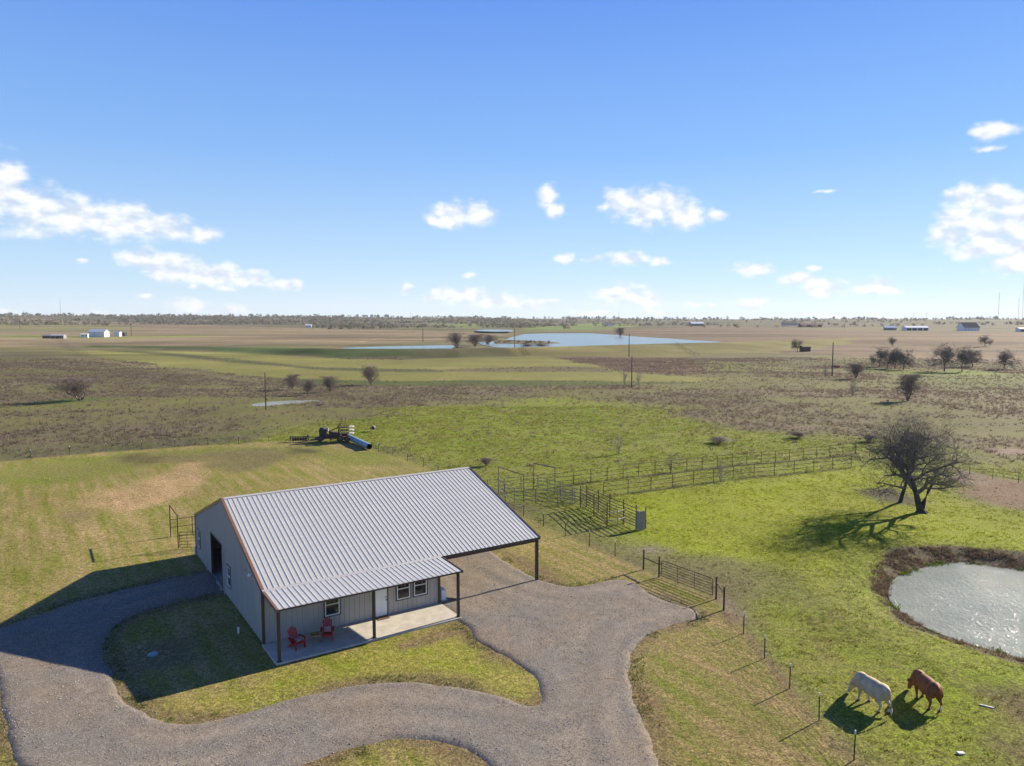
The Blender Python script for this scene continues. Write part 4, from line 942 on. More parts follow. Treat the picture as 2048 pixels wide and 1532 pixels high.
def window(side, s0, s1, z0, z1):
    """side 'f' front wall, 'l' left gable wall"""
    w = s1 - s0; h = z1 - z0; B_ = .055
    root_loc = (s0, -.0, 0) if side == 'f' else (0, s1, 0)
    rz_ = 0 if side == 'f' else -math.pi/2
    fr = MB()
    for q in ((.0, B_, z0, z1), (w-B_, w, z0, z1), (B_, w-B_, z0, z0+B_), (B_, w-B_, z1-B_, z1), (B_, w-B_, z0+h*.49, z0+h*.49+.05)):
        fr.box(q[0], q[1], -.045, .03, q[2], q[3])
    win = fr.build('window', M_WHITE, bld, loc=root_loc, rot=(0, 0, rz_))
    t_ = MB()
    for q in ((-.07, -.002, z0-.07, z1+.07), (w+.002, w+.07, z0-.07, z1+.07), (-.002, w+.002, z0-.07, z0-.002), (-.002, w+.002, z1+.002, z1+.07)):
        t_.box(q[0], q[1], -.05, .005, q[2], q[3])
    t_.build('trim', M_DARKT, win)
    for (u, v_) in ((z0+B_, z0+h*.49), (z0+h*.49+.05, z1-B_)):
        MB().box(B_, w-B_, .0, .012, u, v_).build('pane', M_GLASS, win)
        g_ = MB()
        for k in (1, 2): g_.box(B_+(w-2*B_)*k/3-.006, B_+(w-2*B_)*k/3+.006, -.01, -.003, u, v_)
        g_.box(B_, w-B_, -.0095, -.0035, (u+v_)/2-.006, (u+v_)/2+.006)
        g_.build('muntin', M_DARKT if u < z0+h*.4 else M_CAP, win)
    return win
window('f', 3.42, 4.28, .84, 2.1); window('f', 7.85, 8.71, .87, 2.12); window('f', 8.98, 9.84, .87, 2.12)
window('l', 7.5, 8.42, .85, 2.12); window('l', 17.12, 17.98, .9, 2.15)

dr = MB().box(.05, .91, -.03, .015, .02, 2.06)
for (u, v_) in ((.16, .44), (.52, .80)):
    for (c_, d_) in ((.22, .62), (.74, 1.25), (1.37, 1.9)): dr.box(u, v_, -.037, -.028, c_, d_)
dr = dr.build('entry_door', M_WHITE, bld, loc=(6.30, 0, .1), bevel=0.004)
MB().box(0, .048, -.05, .03, 0, 2.1).box(.912, .96, -.05, .03, 0, 2.1).box(.048, .912, -.05, .03, 2.062, 2.1).box(.05, .91, -.05, .03, 0, .018).build('door_frame', M_BROWN, dr)
MB().tube([(.84,-.03,.95),(.84,-.1,.95)], [.03,.035], 8).build('handle', M_BLACK, dr); MB().tube([(.84,-.03,1.12),(.84,-.06,1.12)], .032, 8).build('deadbolt', M_BLACK, dr)

# overhead door: opening frame, the rolled curtain inside
od = MB().box(-.05,.06,9.79,9.85,.08,3.11).box(-.05,.06,13.12,13.18,.08,3.11).box(-.05,.06,9.85,13.12,3.05,3.11).build('overhead_door_frame', M_BROWN, bld)
MB().tube([(.35,9.8,3.0),(.35,13.17,3.0)], .2, 12).build('door_curtain_roll', M_STEEL, od)
# pipes, vents and lamps on the gable wall
def pipe(b, z0, z1, r, m, name='conduit'):
    MB().tube([(-.07-r, b, z0), (-.07-r, b, z1)], r, 8).build(name, m, bld)
pipe(9.05, 0, 3.15, .028, M_CAP); pipe(18.72, 0, .62, .05, M_WHITE, 'drain_pipe'); pipe(14.45, 0, .78, .03, M_CAP)
fl = MB().obox((-.16, 2.16, 3.3), (.05,.1,.07), (0,.5,0)).tube([(0,2.16,3.34),(-.14,2.16,3.32)], .025, 6).build('flood_light', M_WHITE, bld)
MB().obox((-.08, 3.5, 3.22), (.05,.05,.06), None).build('junction_box', M_CAP, bld)
ln_ = MB().obox((.55,-.1,2.33), (.05,.05,.03), None).tube([(.55,-.05,2.36),(.55,-.16,2.36),(.55,-.16,2.28)], .015, 6).build('wall_lantern', M_BLACK, bld)
MB().tube([(.55,-.16,2.30),(.55,-.16,2.22),(.55,-.16,2.12)], [.03,.06,.045], 8).build('lamp_glass', M_WHITE, ln_)
# outdoor cooling unit against the end wall
ac = empty('air_conditioner', (HX + math.cos(HYAW)*11.1 - math.sin(HYAW)*.55, HY + math.sin(HYAW)*11.1 + math.cos(HYAW)*.55, 0), HYAW)
tag(ac, 'white outdoor air conditioner unit on a concrete pad beside the end wall', 'air conditioner')
MB().box(-.32,.32,-.55,.45,0,.09).build('pad', M_CONC, ac, bevel=.01)
b_ = MB().box(-.16,.16,-.42,.36,.13,.78).box(-.12,.12,-.36,-.3,.09,.13).box(-.12,.12,.24,.3,.09,.13).build('body', M_WHITE, ac, bevel=.008)
MB().tube([(.16,-.05,.47),(.185,-.05,.47)], .25, 20).build('fan_grille', M_DARKT, ac)

def to_world(a, b, z=0): return (HX + math.cos(HYAW)*a - math.sin(HYAW)*b, HY + math.sin(HYAW)*a + math.cos(HYAW)*b, z)

# ------------------------------------------------------------------ porch furniture
def chair(loc, rz, label):
    c = empty('adirondack_chair', loc, rz); tag(c, label, 'chair', 'red porch chairs')
    s = MB()
    for i in range(5):
        y0 = -.30 + i*.115; z = .37 - i*.026
        s.obox((0, y0, z), (.25, .05, .011), (-.22, 0, 0))
    s.obox((0,-.355,.335),(.25,.012,.05),(0,0,0))
    s.build('seat', M_RED, c, bevel=.003)
    b = MB()
    tops = [.86, .94, .97, .94, .86]
    for i in range(5):
        x = -.2 + i*.1; L = tops[i]
        u = Vector((0, math.sin(.42), math.cos(.42))); base = Vector((x*.92, .14, .24)); L2 = (L - .22) / u.z
        b.obox(base + u*L2/2 + Vector((x*.09,0,0)), (.0485, .010, L2/2), (-.42, x*.18, 0))
        b.tube([base + u*L2 + Vector((x*.18,-.010,0)), base + u*L2 + Vector((x*.18,.010,0))], .0485, 10)
    b.obox((0,.17,.30),(.24,.012,.035),(-.42,0,0)); b.obox((0,.33,.62),(.25,.012,.03),(-.42,0,0))
    b.build('backrest', M_RED, c)
    for sx_ in (-1, 1):
        MB().obox((sx_*.31,-.06,.56),(.065,.34,.012),(0,0,sx_*-.04)).build('arm', M_RED, c, bevel=.004)
        MB().obox((sx_*.28,-.33,.273),(.02,.05,.273),None).build('front_leg', M_RED, c, bevel=.003)
        MB().prism([(-.36,.37),(-.36,.30),(.36,.0),(.44,.0),(.18,.24)], 'x', sx_*.262-.013, sx_*.262+.013).build('rear_leg', M_RED, c)
        MB().obox((sx_*.30,.2,.45),(.016,.03,.1),(-.3,0,0)).build('arm_brace', M_RED, c)
    return c
def pillow(loc, rz, tilt, label):
    n_ = 10; v = []; f = []
    for sgn in (1, -1):
        for i in range(n_+1):
            for j in range(n_+1):
                u, w = i/n_*2-1, j/n_*2-1
                t_ = max(0, (1-u*u)*(1-w*w))**.45*.07
                pin = 1 - .06*(u*u*(1-w*w) + w*w*(1-u*u))*0 - .05*(abs(u)**2*(1-abs(w)**3) + abs(w)**2*(1-abs(u)**3))*.5
                v.append((u*.2*pin, w*.16*pin, sgn*t_))
    m_ = (n_+1)**2
    for k in range(2):
        for i in range(n_):
            for j in range(n_):
                q = [k*m_+i*(n_+1)+j, k*m_+(i+1)*(n_+1)+j, k*m_+(i+1)*(n_+1)+j+1, k*m_+i*(n_+1)+j+1]
                f.append(q if k == 0 else q[::-1])
    me = bpy.data.meshes.new('cushion'); me.from_pydata(v, [], f)
    bm = bmesh.new(); bm.from_mesh(me); bmesh.ops.remove_doubles(bm, verts=bm.verts, dist=.0005); bm.to_mesh(me); bm.free()
    me.polygons.foreach_set('use_smooth', [True]*len(me.polygons))
    o = link_mesh('cushion', me, M_PINK, None, loc); o.rotation_euler = (Matrix.Rotation(rz,3,'Z') @ Matrix.Rotation(tilt,3,'X')).to_euler()
    return tag(o, label, 'cushion', 'pink chair cushions')
C1, C2 = to_world(1.34, -1.45, .1), to_world(3.1, -1.28, .1)
a1, a2 = HYAW + .30, HYAW - .36
chair(C1, a1, 'red slatted porch chair beside the corner porch post, left of the folding table')
chair(C2, a2, 'red slatted porch chair standing beneath the lone front window')
def on_chair(C, a, dx_, dy_, dz_): return (C[0] + math.cos(a)*dx_ - math.sin(a)*dy_, C[1] + math.sin(a)*dx_ + math.cos(a)*dy_, C[2] + dz_)
pillow(on_chair(C1, a1, 0, -.10, .46), a1, .35, 'pink cushion lying in the red chair beside the corner post')
pillow(on_chair(C2, a2, 0, .10, .50), a2, 1.05, 'pink cushion propped in the red chair under the window')
tb = empty('folding_table', to_world(2.38, -1.42, .1), HYAW - .2)
tag(tb, 'small folding wooden side table with crossed legs between the red chairs', 'table')
tt_ = MB()
for i in range(4): tt_.box(-.22, .22, -.19+i*.097, -.10+i*.097, .43, .445)
tt_.build('tabletop', M_OAK, tb)
MB().box(-.24,.24,-.215,-.195,.42,.475).box(-.24,.24,.2,.22,.42,.475).box(-.24,-.222,-.195,.2,.42,.475).box(.222,.24,-.195,.2,.42,.475).build('rim', M_OAK, tb)
for sx_ in (-1, 1):
    for sy_ in (-1, 1):
        MB().obox((sx_*.17, 0, .215), (.012, .016, .27), (sy_*.62, 0, 0)).build('leg', M_OAK, tb)
dm = MB().box(-.38,.38,-.22,.22,0,.018).box(-.34,.34,-.18,.18,.018,.022).build('doormat', M_MAT, None, loc=to_world(6.78,-.34,.1), rot=(0,0,HYAW))
tag(dm, 'brown doormat in front of the white door', 'doormat')

# yard bits
lid = empty('septic_lid', (-18.98, 37.88, 0.0)); tag(lid, 'round teal septic tank lid in the shaded grass', 'tank lid')
MB().tube([(0,0,0),(0,0,.06),(0,0,.10)], [.23,.23,.17], 20).build('dome', M_TEAL, lid); MB().tube([(0,0,-.02),(0,0,.03)], .27, 20).build('rim', M_TEAL, lid)
MB().box(-.06,.06,-.02,.02,.1,.13).build('handle', M_TEAL, lid)
cl = empty('cleanout_pipe', (-15.43, 40.52, 0.0)); tag(cl, 'short white capped cleanout pipe in the shaded grass by the gable wall', 'pipe')
MB().tube([(0,0,0),(0,0,.28)], .055, 12).build('pipe', M_WHITE, cl); MB().tube([(0,0,.28),(0,0,.35)], .07, 12).build('cap', M_WHITE, cl)
sk = empty('marker_stake', (-19.72, 37.94, 0.0)); tag(sk, 'small square marker plate on a stake beside the teal lid', 'marker')
MB().tube([(0,0,0),(0,0,.45)], .012, 6).build('stake', M_RUST, sk); MB().box(-.1,.1,-.012,.012,.3,.48).build('plate', M_FGREY, sk)
def litter(name, p, dims, rz, m, label, cat):
    random.seed(sum(map(ord, label)))
    o = MB().box(-dims[0],dims[0],-dims[1],dims[1],0,dims[2]).build(name, m, None, bevel=min(dims)*.3)
    for v in o.data.vertices: v.co += Vector([random.uniform(-.12,.12)*d for d in dims])
    o.location = p; o.rotation_euler = (random.uniform(-.1,.1), random.uniform(-.1,.1), rz); tag(o, label, cat)
zt = lambda p: (p[0], p[1], float(terrain(np.array([p[0]]), np.array([p[1]]))[0]))
litter('board', zt((21.69, 32.55)), (.28,.05,.05), -.5, M_STONE, 'pale weathered board lying in the grass beside the brown cow', 'board')
litter('stone', zt((18.28, 28.86)), (.16,.09,.08), .2, M_STONE, 'pale flat stone in the grass below the weathered board', 'stone')
litter('stone', zt((-19.25, 29.14)), (.10,.04,.06), .1, M_STONE, 'pale sliver of stone on the gravel loop', 'stone')
litter('stone', zt((-8.43, 41.93)), (.04,.03,.03), .1, M_STONE, 'tiny stone at the slab', 'stone') if False else None

# ------------------------------------------------------------------ fences, gate, cattle pens
def gz(p): return float(terrain(np.array([p[0]]), np.array([p[1]]))[0])
_cache = {}
def tube_mesh(key, pts, r, n, m):
    if key not in _cache:
        me = MB().tube(pts, r, n).mesh(key); me.materials.append(m); _cache[key] = me
    return _cache[key]
def sunk(h): return [(0,0,-.15), (0,0,h)]

def wire_fence(label, pts, h=1.26, strands=(.12,.28,.44,.6,.78,.98,1.16), ends=(True, True)):
    """steel T-posts with pale tips and four strands"""
    f = empty('wire_fence', (pts[0][0], pts[0][1], gz(pts[0]))); tag(f, label, 'fence')
    o = Vector(f.location)
    for i, p in enumerate(pts):
        if (i == 0 and not ends[0]) or (i == len(pts)-1 and not ends[1]): continue
        rp = Vector((p[0], p[1], gz(p))) - o
        if 'tp%.2f' % h not in _cache:
            _cache['tp%.2f' % h] = MB().box(-.027,.027,-.009,.009,-.2,h-.16).box(-.009,.009,-.027,.027,-.2,h-.162).mesh('post')
            _cache['tp%.2f' % h].materials.append(M_TPOST)
            _cache['tc%.2f' % h] = MB().box(-.03,.03,-.012,.012,h-.16,h).box(-.012,.012,-.03,.03,h-.16,h-.002).mesh('post_tip')
            _cache['tc%.2f' % h].materials.append(M_WHITE)
        random.seed(i + int(p[0]*10))
        q = link_mesh('post', _cache['tp%.2f' % h], None, f, rp, (random.uniform(-.03,.03), random.uniform(-.03,.03), random.uniform(0,.8)))
        link_mesh('post_tip', _cache['tc%.2f' % h], None, q)
    for s in strands:
        MB().tube([Vector((p[0], p[1], gz(p) + s)) - o for p in pts], .005, 4, cap=False).build('wire', M_WIRE, f)
    return f
NEAR = [(12.91, 43.91), (13.04, 40.48), (13.19, 37.43), (13.32, 34.25), (13.54, 31.36), (13.74, 28.43), (13.96, 25.39)]
wire_fence('wire fence on steel T-posts between the mown lawn strip and the cattle', NEAR, ends=(False, True))
MIDF = [(9.32, 51.27), (7.7, 54.17), (6.06, 56.75), (4.36, 59.44), (2.7, 62.28), (1.03, 65.47), (-0.66, 68.67), (-2.42, 72.0), (-4.35, 75.65), (-6.3, 79.43), (-8.45, 83.61), (-10.66, 88.24), (-13.03, 91.4), (-15.49, 95.5), (-17.98, 98.81)]
wire_fence('wire fence on T-posts running past the carport to the blue culvert', MIDF, ends=(False, True))
BACK = [(-67.78, 89.17), (-64.78, 91.4), (-61.27, 93.4), (-58.0, 96.21), (-54.62, 98.81), (-50.81, 100.76), (-47.0, 102.37), (-43.32, 104.45), (-39.37, 105.74), (-35.63, 107.52)]
wire_fence('wire fence on pale-tipped T-posts between the back lawn and the brown weed field', BACK)

def pipe_posts(root, o, pts, h, r, m, name='post'):
    for p in pts:
        link_mesh(name, tube_mesh('%s%.2f%.3f%s' % (name, h, r, m.name), sunk(h), r, 8, m), None, root, Vector((p[0], p[1], gz(p))) - o)
def along(pts, n):
    P = [np.array(p[:2]) for p in pts]; L = [0]
    for a, b in zip(P, P[1:]): L.append(L[-1] + np.linalg.norm(b-a))
    out = []
    for t in np.linspace(0, L[-1], n):
        i = min(max(np.searchsorted(L, t) - 1, 0), len(P)-2); k = (t - L[i]) / (L[i+1]-L[i]); out.append(tuple(P[i]*(1-k) + P[i+1]*k))
    return out
def pipe_fence(label, pts, n, h=1.45, rails=(.55, 1.0, 1.43), r=.035, rr=.024, m=None, cat='fence', name='pipe_fence'):
    m = m or M_RUST
    f = empty(name, (pts[0][0], pts[0][1], gz(pts[0]))); tag(f, label, cat); o = Vector(f.location)
    ps = along(pts, n)
    pipe_posts(f, o, ps, h, r, m)
    for s in rails:
        MB().tube([Vector((p[0], p[1], gz(p) + s)) - o for p in ps], rr, 6).build('rail', m, f)
    return f

# H-braces either side of the farm gate
def brace(label, p, q, h, zr):
    f = empty('fence_brace', (p[0], p[1], gz(p))); tag(f, label, 'brace'); o = Vector(f.location)
    P, Q = Vector((p[0],p[1],gz(p)))-o, Vector((q[0],q[1],gz(q)))-o
    pipe_posts(f, o, (p, q), h, .06, M_RUST)
    MB().tube([P + Vector((0,0,zr)), Q + Vector((0,0,zr))], .04, 8).build('rail', M_RUST, f)
GP = [(9.32, 51.27), (10.11, 49.73), (12.93, 45.7), (12.91, 43.91)]
brace('rusty pipe fence brace at the hinge end of the farm gate', GP[0], GP[1], 1.45, .88)
brace('rusty pipe fence brace at the latch end of the farm gate', GP[2], GP[3], 1.45, 1.08)
def farm_gate(label, p, q, z0, h, bars, m, braces=(.33,.66), name='farm_gate'):
    p, q = Vector((p[0],p[1],gz(p))), Vector((q[0],q[1],gz(q)))
    f = empty(name, p); tag(f, label, 'gate'); d = q - p; L = d.length; u = d.normalized(); Z = Vector((0,0,1)); rc = .14
    fr = [u*0+Z*(z0), u*0+Z*(z0+h-rc), u*.04+Z*(z0+h-rc*.3), u*rc+Z*(z0+h), u*(L-rc)+Z*(z0+h), u*(L-.04)+Z*(z0+h-rc*.3), u*L+Z*(z0+h-rc), u*L+Z*z0]
    MB().tube(fr, .026, 8).build('frame', m, f)
    for i in range(bars):
        z = z0 + h*i/(bars) + .0
        MB().tube([Z*z, u*L+Z*z], .02, 6).build('bar', m, f)
    for b in braces: MB().tube([u*L*b+Z*z0, u*L*b+Z*(z0+h)], .018, 6).build('upright', m, f)
    for z in (z0+.15, z0+h-.3): MB().tube([u*-.12+Z*z, u*.03+Z*z], .022, 6).build('hinge', m, f)
    return f
gd = (Vector((*GP[2],0)) - Vector((*GP[1],0))).normalized()
farm_gate('rusty six-bar tube farm gate at the gravel turnaround', (GP[1][0]+gd.x*.2, GP[1][1]+gd.y*.2), (GP[2][0]-gd.x*.28, GP[2][1]-gd.y*.28), .16, 1.08, 6, M_RUST)

# long pipe fences of the lane
pipe_fence('long rusty pipe fence, the far side of the lane leading to the big tree', [(4.55, 77.26), (7.03, 78.45), (14.28, 82.93), (22.27, 86.74), (31.75, 91.07), (45.39, 96.94)], 21)
pipe_fence('long rusty pipe fence, the near side of the lane leading to the big tree', [(9.18, 73.24), (12.54, 74.76), (15.46, 76.33), (24.26, 81.21), (33.44, 85.0), (40.7, 87.94)], 13)
pipe_fence('rusty pipe fence corner running behind the big tree crown', [(45.39, 96.94), (47.22, 94.09), (48.72, 92.06)], 4)
pipe_fence('grey pipe fence between the two tall frames at the back of the pens', [(-2.49, 74.1), (-1.38, 74.76), (2.25, 76.45), (4.55, 77.26)], 5, rails=(.3,.7,1.1,1.43), m=M_GREY)
pipe_fence('grey pipe fence on the lawn side of the cattle pen', [(-1.38, 74.54), (-0.15, 70.79), (3.81, 69.43), (6.45, 68.67)], 6, rails=(.35,.75,1.1,1.42), m=M_GREY)
pipe_fence('grey pipe fence crossing the middle of the cattle pen', [(2.25, 76.33), (4.34, 73.67), (5.66, 71.19), (7.05, 69.05)], 5, rails=(.35,.7,1.05,1.42), m=M_GREY)
pipe_fence('low wire panel fence right of the big tree trunk', [(52.0, 86.45), (52.44, 83.61), (53.51, 81.47), (54.8, 79.19), (56.01, 76.79)], 5, h=1.2, rails=(.35,.75,1.1), r=.03, rr=.012)
def goal(label, p, q, h, m=M_GREY):
    f = empty('tall_pipe_frame', (p[0],p[1],gz(p))); tag(f, label, 'pipe frame'); o = Vector(f.location)
    pipe_posts(f, o, (p, q), h, .045, m)
    MB().tube([Vector((p[0],p[1],gz(p)+h))-o, Vector((q[0],q[1],gz(q)+h))-o], .045, 8).build('crossbar', m, f)
goal('tall pipe gate frame nearest the carport in the cattle pens', (-1.38, 74.54), (1.13, 70.3), 2.75)
goal('tall pipe gate frame in the middle of the cattle pens', (2.25, 76.33), (4.34, 73.67), 2.75)
goal('tall rusty pipe gate frame behind the building', (-27.85, 59.3), (-25.79, 56.11), 2.6, M_RUST)
# working chute
R7 = (.25,.5,.75,1.0,1.25,1.5,1.8)
pipe_fence('seven-rail rusty side of the cattle chute facing the lawn', [(6.45, 68.67), (7.33, 65.47), (8.11, 62.08)], 3, h=2.1, rails=R7, r=.045, rr=.03, name='chute_side', cat='chute side')
pipe_fence('seven-rail rusty side of the cattle chute facing the pasture', [(7.04, 68.86), (8.03, 66.86), (9.16, 64.14), (10.02, 62.85), (10.48, 61.47)], 5, h=2.1, rails=R7, r=.045, rr=.03, name='chute_side', cat='chute side')
pipe_fence('pale cross rails closing the wide end of the cattle chute', [(8.11, 62.08), (8.6, 61.93), (9.83, 63.33)], 3, h=1.5, rails=(.55,1.25), r=.04, rr=.03, m=M_PALEP, name='cross_rail', cat='rail')
pn = empty('plank_panel', (10.82, 61.25, 0.0)); tag(pn, 'weathered grey plank panel standing at the end of the cattle chute', 'panel')
pv = Vector((*(11.19, 61.17),0)) - Vector((*(10.43, 61.17),0)); pn.rotation_euler = (0,0,math.atan2(pv.y, pv.x))
for i in range(3):
    MB().box(-.37+i*.25, -.14+i*.25, -.03, .03, .02, 1.62 - .05*(i % 2)).build('plank', M_OLDW, pn, bevel=.006)
for z in (.4, 1.2): MB().box(-.37,.36,.032,.07,z-.05,z+.05).build('batten', M_OLDW, pn)
pipe_posts(pn, Vector(pn.location), [(11.31, 61.62)], 1.9, .045, M_RUST)
# leaning steel plate gate in the pen
sg = farm_gate('grey five-bar gate leaning inside the cattle pen', (4.72, 70.99), (6.05, 70.0), .1, 1.2, 5, M_GREY)
# pen fences and gate behind the building
pipe_fence('rusty pipe fence behind the building beyond the tall frame', [(-27.85, 59.3), (-25.94, 60.44), (-23.53, 61.77)], 4, rails=(.75,1.4))
farm_gate('rusty tube gate standing behind the building corner', (-25.62, 55.99), (-23.41, 56.24), .12, 1.2, 5, M_RUST, braces=(.25,.6))

# ------------------------------------------------------------------ old machinery
def wheel(root, c, r, w, axis, m=M_BLACK, name='wheel'):
    a = Vector(axis).normalized(); c = Vector(c)
    o = MB().tube([c - a*w/2, c - a*w*.4, c + a*w*.4, c + a*w/2], [r*.9, r, r, r*.9], 18).build(name, m, root)
    MB().tube([c - a*w*.55, c + a*w*.55], r*.5, 12).build('rim', M_RUSTL, o)
pl = empty('disc_plough', (-30.75, 107.07, 0.0), .1); tag(pl, 'rusty disc plough lying at the lawn edge beside the larger machine', 'plough')
MB().tube([(-1.4,0,.62),(1.2,.1,.58)], .06, 6).tube([(-1.3,.7,.55),(1.1,.7,.55)], .05, 6).tube([(-1.0,0,.6),(-1.0,.7,.55)], .04, 6).tube([(.6,0,.6),(.6,.7,.55)], .04, 6).tube([(1.2,.1,.58),(2.6,.3,.3)], .05, 6).build('frame', M_RUST, pl)
for i in range(6):
    MB().tube([(-1.1+i*.36,-.05,.28),(-1.06+i*.36,.0,.28)], [.28,.26], 14).build('disc', M_RUSTL, pl)
wheel(pl, (-1.55,.3,.38), .38, .16, (1,.15,0)); wheel(pl, (1.05,.5,.38), .38, .16, (1,.15,0), M_RUSTL)
MB().obox((.95,-.3,.5),(.08,.06,.5),(0,.25,.2)).obox((.7,-.55,.2),(.5,.06,.05),(0,.1,.3)).build('mast', M_RUSTL, pl)
mc = empty('old_harvester', (-25.94, 107.07, 0.0), .05); mc.scale = (1.15,1.15,1.15); tag(mc, 'derelict black and rust farm machine with racks and pale rack ends', 'farm machine')
MB().obox((-.1,.2,.45),(2.2,.5,.08),None).obox((-.1,-.6,.45),(2.1,.06,.08),None).obox((-2.2,-.3,.25),(.7,.5,.03),(0,-.1,0)).build('chassis', M_RUST, mc)
MB().obox((-1.35,.1,1.0),(.45,.4,.55),None).obox((-1.5,.1,1.6),(.25,.3,.12),(0,.1,0)).build('engine_housing', M_BLACK, mc, bevel=.05)
MB().tube([(-.95,.1,1.45),(-.7,.1,1.45)], .26, 12).build('fan_drum', M_FGREY, mc)
MB().obox((.1,.1,.85),(.7,.4,.28),(0,.18,0)).obox((-.5,-.35,.6),(.4,.08,.25),(0,.4,0)).tube([(-.6,-.2,1.25),(.6,-.2,1.75)], .05, 6).tube([(-.6,.3,1.25),(.6,.3,1.75)], .05, 6).build('hopper', M_RUST, mc)
for k in range(3):
    rk = MB()
    for j in range(4): rk.tube([(.75+j*.32,-.55,.95+k*.42),(.75+j*.32,.6,.95+k*.42)], .05, 6)
    rk.tube([(.6,-.55,.95+k*.42),(1.95,-.55,.98+k*.42)], .06, 6).tube([(.6,.6,.95+k*.42),(1.95,.6,.98+k*.42)], .06, 6)
    rk = rk.build('rack', M_RUST, mc); MB().obox((2.2,0,1.0+k*.42),(.28,.6,.05),(0,.06,0)).build('rack_end', M_PALEP, rk, bevel=.02)
for yy in (-.5,.55): MB().tube([(.7,yy,.5),(.7,yy,2.2)], .06, 6).build('upright', M_RUST, mc)
MB().tube([(.85,-.3,2.1),(1.05,-.3,3.1),(1.55,-.3,3.0),(1.45,-.3,2.0)], .03, 6).tube([(.85,.4,2.1),(1.05,.4,3.1),(1.05,-.3,3.1)], .03, 6).build('hoop', M_RUST, mc)
wheel(mc, (.9,-.75,.42), .42, .18, (0,1,0)); wheel(mc, (1.8,-.75,.35), .35, .18, (0,1,0), M_RUST); wheel(mc, (-1.6,-.6,.38), .38, .2, (0,1,0)); wheel(mc, (-1.6,.8,.38), .38, .2, (0,1,0)); wheel(mc, (1.2,.85,.42), .42, .18, (0,1,0))
# corrugated culvert
ca_, cb2 = Vector((-24.12, 108.42, 0.0)), Vector((-19.41, 99.97, 0.0)); rad = .4
cv = empty('culvert_pipe', ca_); tag(cv, 'pale blue corrugated steel culvert pipe lying at the lawn corner', 'culvert')
d = cb2 - ca_; Lc = d.length; u = d.normalized(); Zc = Vector((0,0,rad)); nR = 60
MB().tube([u*Lc*i/nR + Zc for i in range(nR+1)], [rad + (.012 if i % 2 else -.012) for i in range(nR+1)], 20, cap=False).build('outer_wall', M_CULV, cv, smooth=True)
MB().tube([u*Lc*i/10 + Zc for i in range(11)], rad-.03, 20, cap=False).build('inner_wall', M_BLACK, cv)
e_ = MB()
for t_ in (0, Lc): e_.tube([u*(t_-.02)+Zc, u*(t_+.02)+Zc], rad+.01, 20, cap=False).tube([u*(t_-.02)+Zc, u*(t_+.02)+Zc], rad-.035, 20, cap=False)
e_.build('rim', M_CULV, cv)
fd = empty('feed_drum', (-21.99, 116.8, 0.0)); tag(fd, 'small pale feed drum on legs standing in the green pasture', 'feeder')
MB().tube([(0,-.5,.55),(0,.5,.55)], .3, 14).build('drum', M_GREY, fd); MB().tube([(0,-.52,.55),(0,-.5,.55)], .22, 12).build('mouth', M_BLACK, fd)
for sx_ in (-1,1):
    for sy_ in (-1,1): MB().tube([(sx_*.42,sy_*.4,0),(sx_*.34,sy_*.36,1.0)], .025, 5).build('leg', M_RUST, fd)

# ------------------------------------------------------------------ utility poles
def pole(label, p, h, r=.13, arm=False):
    f = empty('utility_pole', (p[0],p[1],gz(p))); tag(f, label, 'pole', 'poles standing in the fields')
    MB().tube([(0,0,-.3),(0,0,h*.5),(0,0,h)], [r*1.15, r, r*.75], 8).build('shaft', M_POLE, f)
    MB().tube([(0,0,h),(0,0,h+.18)], .05, 6).build('insulator', M_FGREY, f)
    if arm: MB().box(-.6,.6,-.05,.05,h-.5,h-.38).build('crossarm', M_POLE, f)
pole('dark utility pole standing beside the small puddle', (-48.39, 145.04), 7.3, .12)
pole('dark utility pole beside leafless saplings at the meadow corner', (30.9, 191.0), 8.2, .14)
pole('dark utility pole at the toe of the dam in front of the lake', (55.9, 354.6), 11.0, .2)
pole('dark utility pole in the brown field before the bare tree group', (100.2, 231.8), 10.5, .17)
pole('thin utility pole on the brown field behind the left arm of the lake', (-58.0, 484.3), 12, .2)
pole('thin utility pole on the lake shore beside the reeds', (1.4, 402.8), 11, .16)
pole('thin utility pole beside the distant open shed', (-338.8, 662.2), 11, .22)
pole('thin utility pole at the field edge before the woodland', (-653.3, 988.3), 12, .3)

